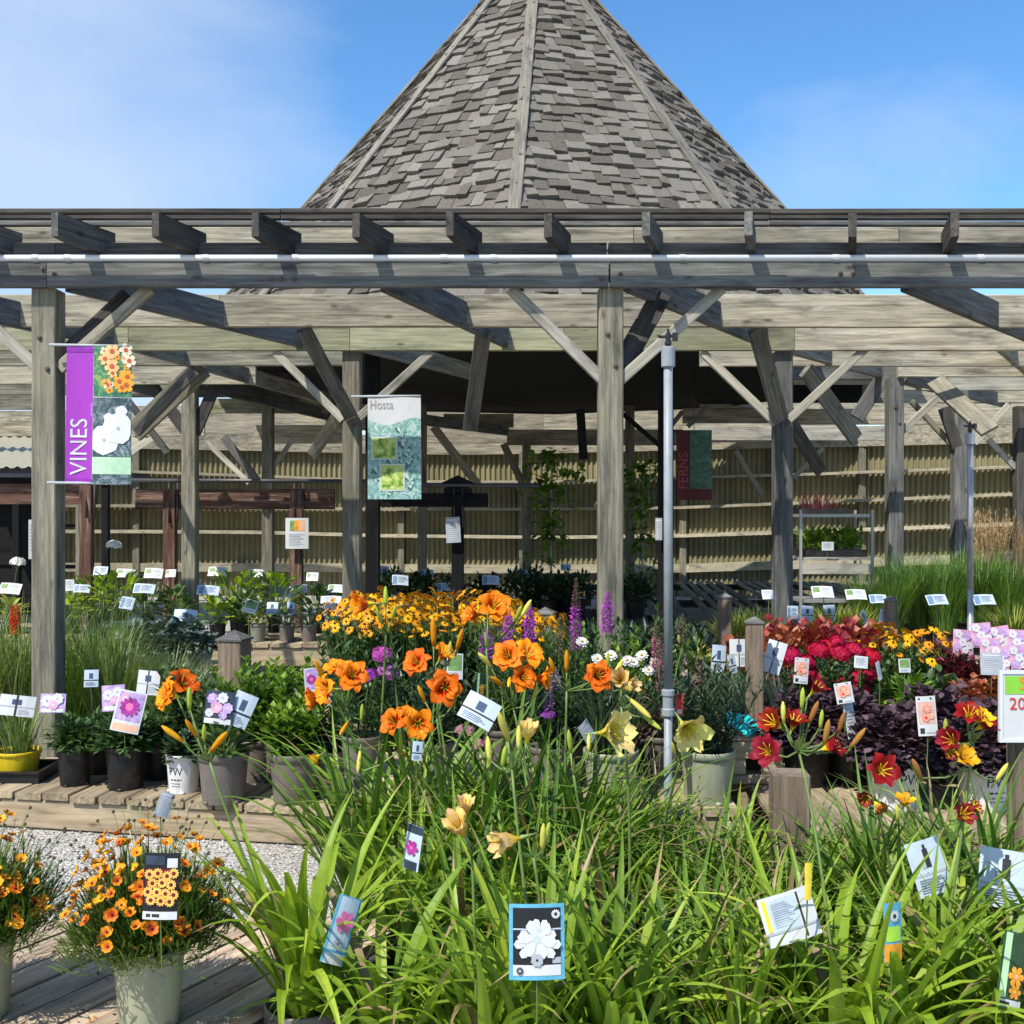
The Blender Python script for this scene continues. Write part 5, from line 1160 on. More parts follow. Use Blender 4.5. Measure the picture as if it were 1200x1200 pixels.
def peren(label, px, d, z, style, r, h, fol, mats, flowers=(), group=None, name='potted_perennial', cat='potted plant', sc=1.0, part_name='flower_head', pw=None):
    """flowers: (mesh, px, py, d, dir)"""
    t = potted(name, label, cat, gx(px, d), d, z, style, r, h, group, pwang=pw)
    part(t, 'foliage', fol.data('foliage', mats) if isinstance(fol, MB) else fol, T(0, 0, h * .88) @ Matrix.Scale(sc, 4))
    if flowers:
        b = MB(); base = Vector((gx(px, d), d, z + h * .9)); pts = []
        for me, fx, fy, fd, dv in flowers:
            p = P(fx, fy, fd); b.tube([base + (p - base) * .02, base * .5 + p * .5 + Vector((0, 0, .03)), p], .003, .002, 4); pts.append((me, p, dv))
        s_ = link('stems', b.data('stems', G_STEM), t, Matrix())
        for me, p, dv in pts: link(me.name.split('.')[0], me, s_, aim(p, dv, ru(0, 6)))
    return t
UPV = (0, 0, 1)
MAG = cluster((.58, .10, .42), .045, 60, .014); MAG2 = cluster((.62, .22, .52), .05, 60, .014, seed=2); VIO = cluster((.34, .05, .42), .035, 40, .012, seed=3)
LIA = spike((.48, .10, .52), .20, .028, 150); LIA2 = spike((.52, .09, .50), .34, .026, 190, (.20, .09, .10), top=.4); LIA3 = spike((.50, .16, .58), .14, .032, 120, seed=3); PNK = spike((.55, .20, .30), .22, .022, 130, (.25, .14, .13), top=.35, seed=4)
gB = 'mixed perennials on the centre bench'
peren('phlox with small magenta heads left of the yellow coneflowers', 425, 4.85, H1, 'grey', .10, .19, f_stems(14, .42, .07, .07, .018, 26, .35), [G_MID], [(MAG, 447, 768, 4.8, (0, -.4, 1)), (MAG2, 455, 788, 4.8, (.2, -.6, 1)), (VIO, 433, 792, 4.75, (-.3, -.6, 1)), (MAG, 410, 800, 4.8, (-.3, -.6, 1))], gB)
peren('bushy green plant behind the tilted pale tag', 505, 4.7, H1, 'grey', .10, .19, f_stems(18, .36, .08, .07, .024, 24, .45), [G_DEEP], [(cluster((.45, .22, .26), .04, 30, .012, seed=5), 545, 858, 4.5, UPV), (cluster((.45, .22, .26), .04, 30, .012, seed=5), 560, 875, 4.5, UPV)], gB)
peren('blazing star with three short violet spikes', 590, 5.0, H1, 'grey', .10, .19, f_stems(16, .42, .07, .09, .010, 40, .3), [G_MID], [(LIA3, 570, 772, 4.95, UPV), (LIA, 594, 765, 5.0, (.05, 0, 1)), (LIA, 620, 758, 5.0, (.02, 0, 1))], gB)
peren('blazing star with tall violet spikes left of the centre post', 672, 5.1, H1, 'grey', .10, .19, f_stems(14, .45, .06, .10, .010, 44, .25), [G_MID], [(LIA2, 675, 762, 5.05, (0, 0, 1)), (LIA, 711, 742, 5.1, (.02, 0, 1)), (spike((.22, .16, .10), .18, .018, 90, seed=9), 655, 770, 5.05, UPV)], gB)
peren('dark leafy salvia with dull lavender spikes', 645, 4.62, H1, 'grey', .095, .19, f_stems(18, .34, .08, .06, .022, 26, .45), [G_DEEP], [(spike((.36, .22, .42), .12, .024, 70, seed=6), 650, 815, 4.55, UPV), (spike((.36, .22, .42), .12, .024, 70, seed=6), 645, 845, 4.5, (-.1, 0, 1)), (VIO, 640, 838, 4.5, UPV)], gB)
WZ = daisy((.80, .80, .74), (.55, .45, .12), 12, .030, .012, .010, layers=2)
peren('white-flowered daisy plant in front of the centre post', 722, 4.95, H1, 'grey', .10, .19, f_stems(22, .36, .10, .06, .014, 26, .5), [G_MID], [(WZ, x, y, 4.85, (ru(-.4, .3), -.7, .7)) for x, y in ((700, 772), (708, 780), (716, 768), (706, 790), (735, 774), (742, 776), (752, 768), (714, 790), (760, 785), (682, 752), (730, 800), (768, 776))], gB)
peren('narrow-leaved dark plant in the sage pot left of the riser pipe', 716, 4.5, H1, 'sage', .118, .20, f_grass(260, .30, .009, .3, 1.5, .09, .5), [G_DEEP], (), gB)
peren('narrow-leaved dark plant in the sage pot right of the riser pipe', 829, 4.44, H1, 'sage', .115, .215, f_stems(26, .36, .07, .10, .009, 40, .6, 1.2), [G_DEEP], (), gB)
peren('brown-leaved coral bells with pink spikes behind the riser pipe', 778, 4.85, H1, 'grey', .10, .19, f_mound(420, .17, .28, .045, .035), [G_BROWN], [(PNK, 769, 785, 4.8, UPV), (PNK, 773, 812, 4.75, (.1, 0, 1)), (spike((.2, .13, .1), .14, .02, 80, seed=8), 800, 755, 4.9, UPV)], gB)
peren('brown-leaved coral bells behind the right sage pot', 818, 5.1, H1, 'grey', .10, .19, f_mound(420, .17, .30, .045, .035), [G_BROWN], (), gB)
peren('lime leafy plant just right of the centre pergola post', 748, 5.2, H1, 'grey', .09, .18, f_mound(240, .12, .34, .06, .028), [G_DAY], (), gB)
peren('bushy green plant below the white daisies', 690, 4.75, H1, 'grey', .09, .18, f_stems(20, .34, .09, .05, .014, 30, .5), [G_DEEP], (), gB)
t = peren('yellow-green bushy plant in front of the slatted shade bench', 815, 5.95, H1, 'black', .11, .20, f_mound(520, .2, .26, .05, .024), [G_YEL]) 
for px, d, z, sc, lb, fol, m_ in ((650, 5.75, 0, 1.0, 'green bushy plant behind the violet spikes', f_stems(24, .75, .10, .08, .02, 40, .35), G_MID), (700, 5.7, 0, 1.0, 'green bushy plant at the foot of the centre post, front', f_stems(24, .72, .10, .08, .02, 40, .35), G_DAY2), (760, 5.8, 0, 1.0, 'green bushy plant right of the centre post, front', f_stems(24, .78, .10, .08, .022, 40, .35), G_MID), (800, 5.6, 0, 1.0, 'dark green bushy plant behind the riser pipe', f_stems(24, .62, .10, .08, .02, 40, .35), G_DEEP),
                                 (845, 5.75, 0, 1.0, 'green bushy plant below the pale blue tags', f_stems(22, .55, .10, .08, .02, 36, .35), G_MID), (610, 5.75, 0, 1.0, 'green bushy plant under the right end of the yellow flowers', f_stems(22, .62, .10, .08, .02, 36, .35), G_MID), (540, 5.72, 0, 1.0, 'green bushy plant under the middle of the yellow flowers', f_stems(22, .58, .10, .08, .02, 36, .35), G_DEEP), (465, 5.75, 0, 1.0, 'green bushy plant under the left part of the yellow flowers', f_stems(22, .58, .10, .08, .02, 36, .35), G_MID)):
    t = potted('potted_perennial', lb, 'potted plant', gx(px, d), d, z, 'black', .13, .26, 'tall bushy plants standing between the centre benches')
    part(t, 'foliage', fol.data('foliage', m_), T(0, 0, .24) @ Matrix.Scale(sc, 4))
# ------------------------------------------------------------------ right benches
PUR = [f_mound(1700, .20, .20, .036, .034, 'oval', .6, droop=.9).data('foliage', G_PURP) for _ in range(2)]
gP = 'purple coral bells on the right bench'
for i, (px, d, st, pw, lb) in enumerate(((1048, 4.36, 'white', .35, 'purple-black coral bells in the printed white pot behind the dark red daylily'), (1152, 4.33, 'white', .2, 'purple-black coral bells in the printed white pot under the sale sign'), (945, 4.72, 'black', 0, 'purple-black coral bells beside the teal bags'), (1100, 4.78, 'black', 0, 'purple-black coral bells behind the two printed white pots'), (995, 4.75, 'black', 0, 'purple-black coral bells carrying the narrow salmon tag'), (1225, 4.5, 'black', 0, 'purple-black coral bells cut by the right picture edge'), (1200, 4.85, 'black', 0, 'purple-black coral bells behind the sale sign'))):
    t = potted('potted_coral_bells', lb, 'coral bells', gx(px, d), d, H1, st, .108, .215, gP, pwang=pw if pw else None)
    part(t, 'foliage', PUR[i % 2], T(0, 0, .18) @ Matrix.Scale((1, 1, 1.02, 1.05, 1, 1, 1)[i], 4))
gR = 'mixed perennials on the second right bench'
CRIM = cluster((.52, .008, .055), .055, 70, .013, .5, seed=11); CRIM2 = cluster((.60, .015, .05), .045, 55, .014, .45, seed=12)
FS = f_stems(20, .26, .10, .06, .024, 18, .5).data('foliage', [G_MID])
for k, (px, d, fl, lb) in enumerate(((952, 5.6, ((925, 768), (945, 775), (960, 762), (948, 788), (958, 797), (938, 793)), 'crimson phlox left of the narrow salmon tag'), (1000, 5.6, ((985, 765), (1005, 762), (1020, 770), (1002, 795), (988, 797), (1015, 790), (1008, 805)), 'crimson phlox between the salmon tag and the coneflowers'), (975, 6.1, ((968, 758), (980, 752), (990, 762)), 'crimson phlox at the back of the crimson group'))):
    peren(lb, px, d, H1, 'black', .10, .19, FS, None, [((CRIM, CRIM2)[j % 2], x, y, d - .05, (ru(-.4, .4), -.6, .8)) for j, (x, y) in enumerate(fl)], 'crimson phlox on the second right bench', 'potted_phlox', 'phlox')
for px, d, lb in ((1062, 6.05, 'yellow coneflower left of the burgundy plant'), (1092, 6.15, 'yellow coneflower touching the burgundy plant'), (1040, 6.4, 'yellow coneflower below the brown post and fountain grass')):
    rudbeckia(lb, px, d, H1, .78, 26, 'yellow coneflowers on the second right bench')
peren('green leafy plant in front of the right-hand coneflowers', 1065, 5.6, H1, 'black', .10, .19, f_mound(260, .19, .16, .08, .045, 'oval'), [G_DAY2], (), gR)
peren('green leafy plant with one yellow bloom near the burgundy leaves', 1100, 5.65, H1, 'black', .10, .19, f_mound(240, .18, .16, .08, .045, 'oval'), [G_MID], [(RUD[0], 1092, 775, 5.5, (0, -.7, .6))], gR)
peren('blue-grey tufted plant left of the weathered capped post', 865, 5.6, H1, 'black', .10, .18, f_grass(260, .25, .006, .2, 1.3, .08, .6), [G_BLUE], (), gR)
peren('blue-grey tufted plant right of the weathered capped post', 915, 5.65, H1, 'black', .10, .18, f_grass(260, .23, .006, .2, 1.3, .08, .6), [G_BLUE], (), gR)
BU = f_mound(420, .17, .22, .05, .04).data('foliage', G_BURG)
for px, d, sc, lb in ((1120, 5.95, 1.05, 'burgundy-leaved plant left of the slim riser pipe'), (1150, 5.9, .95, 'burgundy-leaved plant right of the slim riser pipe'), (1185, 6.0, 1.0, 'burgundy-leaved plant among the pink picture tags'), (1105, 6.4, 1.1, 'burgundy-leaved plant behind the coneflowers'), (1215, 6.2, 1.0, 'burgundy-leaved plant at the right picture edge')):
    peren(lb, px, d, H1, 'black', .10, .19, BU, None, (), 'burgundy-leaved plants on the second right bench', sc=sc)
CO = [f_mound(760, .23, .24, .055, .05, inner=.6).data('foliage', G_CORAL), f_mound(760, .23, .25, .055, .05, inner=.6).data('foliage', G_CORAL2)]
for i, (px, d, sc, v_, lb) in enumerate(((868, 6.3, .9, 0, 'orange coral bells left of the weathered capped post'), (905, 6.35, 1.0, 0, 'orange coral bells right of the weathered capped post'), (935, 6.5, 1.05, 0, 'peach-orange coral bells in front of the grey pergola post'), (968, 6.55, 1.1, 1, 'red coral bells behind the crimson phlox'), (1002, 6.5, 1.1, 1, 'red coral bells left of the right-hand coneflowers'), (920, 6.75, 1.05, 1, 'dark red coral bells at the back near the pergola post'), (1020, 6.75, 1.0, 0, 'orange coral bells at the foot of the brown post'), (1142, 5.5, .8, 0, 'small orange coral bells below the pink picture tags'), (1165, 5.5, .75, 0, 'small orange coral bells just left of the sale sign'))):
    peren(lb, px, d, H1, 'black', .10, .19, CO[v_], None, (), 'orange and red coral bells on the second right bench', 'potted_coral_bells', 'coral bells', sc * (1.12 if d > 6 else .8))
# fountain grasses and tan plumes
FO = [f_grass(620, 1.0, .009, .5, 1.7, .12, .35).data('foliage', G_FOUNT) for _ in range(2)]
for i, (px, d, sc, lb) in enumerate(((1012, 8.9, .78, 'small fountain grass beside the plant cart'), (1045, 8.7, .92, 'fountain grass directly behind the brown post'), (1078, 9.1, 1.0, 'fountain grass behind the left one of two blue placards'), (1108, 8.8, .95, 'fountain grass left of the slim riser pipe'), (1150, 9.0, 1.05, 'fountain grass right of the slim riser pipe'), (1185, 8.8, 1.0, 'fountain grass at the right picture edge'), (1062, 9.6, .98, 'fountain grass at the back below the ledges'), (1130, 9.6, 1.05, 'fountain grass at the back hiding the post foot'))):
    t = potted('potted_grass', lb, 'potted grass', gx(px, d), d, H1, 'black', .12, .22, 'green fountain grasses on the right back bench')
    part(t, 'foliage', FO[i % 2], T(0, 0, .2) @ Matrix.Scale(sc * .70, 4))
def plumes():
    b = MB()
    for i in range(120):
        az = ru(0, 6.28); t0 = ru(.02, .26); L = ru(.7, 1.2); d_ = Vector((cos(az) * sin(t0), sin(az) * sin(t0), cos(t0))); p = d_ * L
        b.tube([(0, 0, 0), d_ * L * .6, p], .002, .0015, 3)
        for k in range(16):
            q = p + d_ * (.018 * k - .05); b.dia(q, d_ + Vector((ru(-.5, .5), ru(-.5, .5), ru(-.2, .3))), (0, 1, .1), ru(.03, .06), .008)
    return b
PLM = plumes().data('plumes', G_TAN)
for px, d, sc, lb in ((1163, 9.75, .74, 'tan-plumed feather grass left of the dark wall post'), (1204, 9.75, .68, 'tan-plumed feather grass cut by the right picture edge')):
    t = potted('potted_grass', lb, 'potted grass', gx(px, d), d, H1, 'black', .13, .25, 'tan-plumed feather grasses'); part(t, 'foliage', GR[2], T(0, 0, .2) @ Matrix.Scale(1.1, 4)); part(t, 'plumes', PLM, T(0, 0, .2) @ Matrix.Scale(sc, 4))
YG = f_grass(420, .42, .010, .6, 2.0, .09, .5).data('foliage', G_YEL)
for px, d, lb in ((862, 7.7, 'yellow grass left of the grey pergola post'), (886, 7.8, 'yellow grass touching the grey pergola post'), (945, 7.95, 'yellow grass right of the grey pergola post'), (975, 8.0, 'yellow grass under the white placards'), (1188, 8.0, 'yellow grass at the right below the blue placard'), (1000, 8.05, 'yellow grass under the second white placard')):
    t = potted('potted_grass', lb, 'potted grass', max(gx(px, d), 1.62) if px < 900 else max(gx(px, d), 2.38), d, H1, 'black', .10, .18, 'yellow grasses around the grey pergola post'); part(t, 'foliage', YG, T(0, 0, .16) @ Matrix.Scale(.9, 4))
# dark fern-like mass in the shade in front of the slatted bench
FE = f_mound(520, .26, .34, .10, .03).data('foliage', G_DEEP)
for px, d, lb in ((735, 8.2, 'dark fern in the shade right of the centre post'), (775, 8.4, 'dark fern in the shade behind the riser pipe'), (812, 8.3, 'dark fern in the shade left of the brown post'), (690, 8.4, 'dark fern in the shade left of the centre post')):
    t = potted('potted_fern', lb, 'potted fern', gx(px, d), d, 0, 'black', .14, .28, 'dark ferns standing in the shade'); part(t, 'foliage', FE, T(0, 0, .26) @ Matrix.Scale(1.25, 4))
# plant cart
t = thing('plant_cart', 'metal plant cart with shelves beside the back wall', 'plant cart', (gx(971, 10.6), 10.6, 0)); W_ = (1012 - 930) / F * 10.6 / 2
MET = C(.33, .33, .31, .4, .5, .1, .3)
for sx in (-1, 1):
    for sy in (-1, 1):
        b = MB(); b.box(sx * W_ - .012, sy * .26 - .012, .08, sx * W_ + .012, sy * .26 + .012, 1.62); p = link('upright', b.data('upright', MET), t)
        b = MB(); b.lathe([(.018, -.02), (.05, -.018), (.05, .018), (.018, .02)], 14); link('wheel', b.data('wheel', BLK), p, WM[t.name] @ T(sx * W_, sy * .26, .05) @ RX(pi / 2))
for z in (.25, .72, 1.13, 1.55):
    b = MB(); b.box(-W_ + .013, -.25, z, W_ - .013, .25, z + .03)
    if z == 1.13: b.box(-W_ + .013, -.285, z - .13, W_ - .013, -.262, z - .03)
    link('shelf', b.data('shelf', MET if z > 1.5 or z < .8 else W_LITE), t)
t2 = thing('seedling_tray', 'tray of leafy green seedlings on the cart shelf', 'tray', (gx(971, 10.6), 10.6, 1.162))
b = MB(); b.box(-W_ + .04, -.2, 0, W_ - .04, .2, .07); link('tray_body', b.data('tray_body', POTM['black']), t2)
b = MB()
for i in range(330): b.oval((ru(-W_ + .05, W_ - .05), ru(-.18, .18), ru(.05, .24)), ru(0, 6.28), ru(.1, 1.2), .09, .035, ru(.2, .8))
link('seedlings', b.data('seedlings', G_DAY), t2)
tagcard('small white label on the cart shelf edge', 970, 640, 10.25, 14, 10, 'plain', stake=.05)
t2 = thing('seedling_tray', 'tray of reddish wispy plants on top of the cart', 'tray', (gx(960, 10.6), 10.6, 1.582))
b = MB(); b.box(-.24, -.18, 0, .24, .18, .05); link('tray_body', b.data('tray_body', POTM['black']), t2)
b = MB(); b.merge(f_grass(160, .20, .006, .3, 1.4, .2, .5), T(0, 0, .05)); link('seedlings', b.data('seedlings', G_BURG), t2)

# ------------------------------------------------------------------ plant tags and placards
gT = 'slanted white placards over the plants'
for px, py, d, w_, h_, st, yaw, roll, lb in (
    (12, 690, 9.9, 24, 15, 'placard', 10, 6, 'slanted white placard left of the left pergola post'), (81, 686, 10.0, 12, 16, 'plain', 30, 0, 'narrow white placard just right of the left pergola post'),
    (118, 669, 11.1, 16, 11, 'placard2', 5, 0, 'pale placard under the purple banner'), (147, 672, 11.1, 21, 11, 'placard', 8, 4, 'white placard under the right edge of the purple banner'), (180, 672, 11.2, 21, 13, 'placard', 5, 3, 'white placard just left of the red-brown frame post'),
    (169, 690, 10.3, 24, 13, 'placard2', 10, 5, 'blue-white placard below and left of the frame post'), (149, 707, 9.3, 15, 17, 'placard2', 20, 14, 'steeply tilted blue placard over the grasses'), (255, 670, 11.35, 22, 12, 'placard', 0, 2, 'white placard behind the bushy hosta'), (244, 692, 10.2, 25, 13, 'placard2', 10, 5, 'pale placard left of the bushy hosta'),
    (217, 724, 8.6, 26, 22, 'bluecross', 15, 5, 'blue-grey label above the row of small grey pots'), (334, 694, 10.9, 24, 14, 'placard2', 5, 3, 'pale placard left of the second red-brown post'), (366, 676, 11.4, 14, 11, 'placard', 0, 0, 'white placard right of the second red-brown post'), (394, 690, 10.6, 20, 11, 'placard', -5, 2, 'white placard left of the second pergola post'), (388, 703, 10.3, 24, 10, 'plain', 5, 0, 'white label strip above the square label'), (389, 714, 9.9, 17, 18, 'plain', 10, 8, 'square white label in front of the second pergola post'),
    (319, 713, 10.0, 13, 17, 'bluecross', 5, 0, 'blue label of the pale label pair, left one'), (341, 713, 10.0, 9, 17, 'bluecross', 25, 10, 'blue label of the pale label pair, right one'), (294, 711, 9.9, 15, 18, 'pic_leaf', 15, 20, 'tilted leaf-picture tag in the lime hosta'),
    (469, 680, 11.9, 19, 13, 'placard2', 15, 5, 'dim placard in the shade right of the second pergola post'), (575, 680, 11.85, 20, 12, 'placard2', 10, 3, 'dim tilted placard among the dark shrubs'), (448, 668, 12.5, 15, 10, 'placard2', 0, 2, 'small dim placard behind the second pergola post'), (663, 665, 12.6, 12, 8, 'placard2', 0, 0, 'small dim placard left of the centre pergola post'),
    (900, 697, 8.2, 14, 13, 'plain', 0, 0, 'white label half behind the grey pergola post'), (964, 694, 8.1, 25, 16, 'placard', 0, 0, 'bright white placard right of the grey pergola post'), (1003, 697, 8.2, 24, 14, 'placard', 0, 0, 'bright white placard below the plant cart'), (1029, 702, 8.3, 20, 12, 'placard2', 0, 0, 'pale placard half behind the brown post'), (1098, 703, 8.2, 25, 14, 'placard2', 5, -3, 'blue-white placard in the fountain grass left of the slim pipe'), (200, 672, 11.25, 12, 10, 'placard', 0, -3, 'small white placard half behind the red-brown frame post'), (96, 690, 10.4, 18, 11, 'placard2', 12, 4, 'pale placard low in the lime hosta under the banner'), (228, 683, 11.0, 16, 10, 'placard', 4, 0, 'white placard between the frame post and the bushy hosta'), (352, 690, 11.0, 16, 11, 'placard', 6, -3, 'white placard left of the square label, higher one'), (300, 672, 11.4, 16, 10, 'placard', 0, 2, 'white placard behind the bushy hosta under the paper notice'), (500, 672, 12.3, 16, 10, 'placard2', 6, 0, 'dim placard left of the near-black frame post'), (520, 688, 11.85, 16, 11, 'placard2', 10, -3, 'dim lower placard beside the near-black frame post'), (612, 672, 12.2, 16, 10, 'placard2', 0, 2, 'dim placard among the big dark shrubs'), (1153, 703, 8.2, 25, 14, 'placard2', 0, -2, 'blue-white placard in the fountain grass right of the slim pipe')):
    tagcard(lb, px, py, d, w_, h_, st, yaw, 38 if d < 10.9 else 30, roll, .35, 'price placard', gT, 'price_placard')
gH = 'care tags stuck in the pots'
for px, py, d, w_, h_, st, yaw, tilt, roll, lb in (
    (20, 827, 5.5, 40, 24, 'cross', 12, 10, 8, 'folded white tag over the yellow pot'), (62, 824, 5.45, 30, 22, 'pic_white', 0, 10, 0, 'tag with pale flowers over the leftmost black pot'), (133, 818, 5.45, 27, 30, 'pic_white', 0, 8, -4, 'lavender picture tag behind the magenta one'), (151, 834, 5.34, 33, 48, 'pic_purple', 5, 8, 12, 'tag with one big magenta bloom over the black pots'), (174, 800, 5.75, 27, 28, 'cross', -5, 8, 4, 'white crossed tag right of the magenta bloom tag'),
    (257, 829, 5.16, 34, 38, 'pic_lav', 0, 8, 6, 'tag with lavender flowers over the taupe pot'), (283, 832, 5.18, 26, 40, 'bluecross', 10, 8, 24, 'plain blue back tag beside the lavender flower tag'), (365, 800, 5.2, 16, 34, 'pic_purple', 15, 5, -4, 'narrow purple flower tag left of the orange daylilies'), (107, 795, 6.1, 16, 20, 'bluecross', 10, 10, 0, 'small blue tag deep in the left grasses'),
    (138, 738, 7.9, 14, 20, 'pic_leaf', 10, 10, 0, 'small pale green tag in the silvery plant'), (533, 781, 4.45, 19, 30, 'pic_leaf', 10, 5, 2, 'upright green leaf tag below the yellow coneflowers'), (563, 803, 4.5, 12, 30, 'orangelily', 40, 0, 4, 'narrow orange-brown tag above the tilted pale tag'), (562, 833, 3.3, 42, 34, 'bluecross', 5, 25, 30, 'tilted pale blue tag among the orange daylilies'),
    (489, 880, 3.4, 12, 22, 'bluecross', 20, 10, 8, 'small pale tag under the orange daylilies'), (796, 826, 4.3, 10, 26, 'redtag', 10, 0, 0, 'small red tag beside the riser pipe coupling'), (688, 858, 4.35, 18, 26, 'greysheet', 40, 10, -30, 'grey folded tag left of the pale yellow trumpet'),
    (842, 772, 5.3, 17, 32, 'bluecross', 10, 5, 6, 'pale blue tag left of the weathered capped post'), (866, 765, 5.35, 22, 32, 'cross', 0, 5, 0, 'white crossed tag touching the weathered capped post'), (858, 778, 5.25, 10, 22, 'bluecross', 20, 5, -10, 'narrow blue tag between two larger ones'), (907, 770, 5.3, 22, 38, 'cross', -15, 8, 16, 'tilted white crossed tag right of the weathered capped post'), (946, 719, 7.9, 14, 18, 'bluecross', 5, 5, 4, 'blue crossed tag below the bright placard'), (972, 719, 7.9, 13, 20, 'bluecross', -5, 5, -4, 'blue tag below the two bright placards'), (929, 718, 7.95, 13, 16, 'placard2', 0, 5, 0, 'small blue label nearest the grey pergola post'), (1013, 724, 7.9, 9, 18, 'bluecross', 30, 5, -25, 'thin pale tag beside the brown post, left one'), (1034, 722, 7.4, 9, 16, 'plain', 20, 5, 14, 'thin pale tag beside the brown post, right one'),
    (989, 812, 4.4, 20, 24, 'pic_coral', -5, 5, -10, 'narrow salmon flower tag in the purple coral bells'), (996, 842, 4.42, 15, 46, 'plain', 25, 5, -8, 'long white tag below the narrow salmon tag'), (1086, 839, 4.1, 23, 46, 'pic_coral', 0, 5, -3, 'large salmon flower tag above the printed white pots'), (939, 786, 5.45, 17, 30, 'pic_coral', 5, 5, 6, 'white tag with pink picture in the crimson phlox'), (1009, 776, 5.45, 16, 14, 'plain', 0, 10, 6, 'small white tag between crimson heads'), (1060, 780, 5.35, 14, 16, 'pic_leaf', 5, 10, 0, 'small leaf tag in front of the right coneflowers'), (1030, 786, 5.4, 8, 22, 'plain', 40, 5, -12, 'thin white tag left of the green leafy plant'),
    (1162, 778, 5.4, 26, 26, 'greysheet', 0, 8, 2, 'grey back tag below the pink picture tags')):
    tagcard(lb, px, py, d, w_, h_, st, yaw, tilt, roll, .14, 'plant tag', gH)
for i, (px, py, dd, yaw, roll, lb) in enumerate(((1128, 752, 5.95, 10, 6, 'pink phlox picture tag left of the slim pipe'), (1150, 744, 5.9, 0, -4, 'topmost pink phlox picture tag right of the slim pipe'), (1172, 748, 5.95, -5, -10, 'pink phlox picture tag second right of the slim pipe'), (1160, 762, 5.8, 5, 4, 'lower pink phlox picture tag right of the slim pipe'), (1192, 752, 5.85, 0, 4, 'pink phlox picture tag at the right picture edge'), (1194, 770, 5.75, 8, -6, 'lower pink phlox picture tag at the right edge'), (1172, 772, 5.75, -4, 8, 'lowest pink phlox picture tag above the grey tag'))):
    tagcard(lb, px, py, dd, 24, 28, 'pic_phlox', yaw, 8, roll, .2, 'plant tag', 'pink phlox picture tags')
tagcard('framed card with a large white lily on black', 629, 1103, 2.36, 65, 86, 'lilycard', 2, 6, 0, .22)
tagcard('slanted pink lily tag in the taupe pot daylily', 400, 1090, 2.7, 32, 76, 'pinklily', 40, 8, 26, .12)
tagcard('dark magenta bloom tag between the daylily clumps', 484, 993, 2.95, 24, 52, 'magenta', -35, 5, 6, .25)
tagcard('large yellow-edged printed tag at right of centre', 925, 1074, 2.60, 66, 56, 'back', 6, 12, -14, .2)
tagcard('torn pale printed tag beside the drooping red daylily', 1088, 1016, 3.02, 44, 62, 'back2', 10, 15, -12, .25)
tagcard('pale folded printed tag at the right picture edge', 1178, 1030, 3.0, 58, 66, 'back2', -15, 15, 6, .25)
tagcard('small blue and orange tag with a white round face', 1046, 1092, 2.52, 27, 66, 'owl', 25, 5, 4, .2)
tagcard('tilted orange lily tag at the bottom right corner', 1186, 1136, 2.45, 36, 84, 'orangelily', 20, 8, 18, .15)
tagcard('black tag with orange coreopsis picture', 189, 1038, 2.52, 42, 76, 'coreopsis', 0, 5, 1, .14)
tagcard('small grey leaf-shaped tag above the orange coreopsis', 193, 943, 2.85, 17, 28, 'greysheet', 35, 10, 24, .12)
tagcard('plain yellow strip tag above the yellow-edged tag', 947, 1033, 2.55, 9, 42, 'yellowtag', 20, 5, 4, .12)
for lb, px, py, roll, w_ in (('teal printed bag on the riser box, left one', 862, 846, 20, 22), ('teal printed bag on the riser box, right one', 875, 850, -28, 26)):
    tagcard(lb, px, py, 4.72, w_, 26, 'teal', 10, 50, roll, .03, 'bag', 'teal bags on the riser box', 'packet')

# ------------------------------------------------------------------ banners and signs
def flat(vs_fs, mat, name, parent, M):
    b = MB(); b.add([(x, 0, y) for x, y in vs_fs[0]], vs_fs[1]); return link(name, b.data(name, mat), parent, M)
def sheet(b, x0, z0, x1, z1, y, bow=0, n=8, full=None):
    vs = []; a, c_ = full or (x0, x1)
    for i in range(n + 1):
        x = x0 + (x1 - x0) * i / n; yy = y + bow * sin((x - a) / (c_ - a) * pi * 2); vs += [(x, yy, z0), (x, yy, z1)]
    b.add(vs, [(2 * i, 2 * i + 2, 2 * i + 3, 2 * i + 1) for i in range(n)])
def slab(b, W_, H_, t_, n=14):
    vs = []
    for i in range(n + 1):
        x = W_ * i / n; vs += [(x, 0, 0), (x, t_, 0), (x, t_, H_), (x, 0, H_)]
    fs = [(i * 4 + j, (i + 1) * 4 + j, (i + 1) * 4 + (j + 1) % 4, i * 4 + (j + 1) % 4) for i in range(n) for j in range(4)]
    b.add(vs, fs + [(0, 1, 2, 3), (n * 4 + 3, n * 4 + 2, n * 4 + 1, n * 4)])
def warp(root, M, H_, A=.012, k=17.0):
    """the cloth hangs in soft folds, deeper towards its foot"""
    todo = [o for o in root.children if o.name.startswith('cloth')]
    while todo:
        o = todo.pop(); todo += list(o.children); Q = M.inverted() @ WM[o.name]; Qi = Q.inverted()
        for v in o.data.vertices:
            p = Q @ v.co; f = 1 - .75 * max(0, min(1, p.z / H_)); p.y += A * f * sin(k * p.x + .8) ; p.x += .018 * f * (p.x - .1); v.co = Qi @ p
PICS['maroon2'] = C(.085, .008, .012, .5)
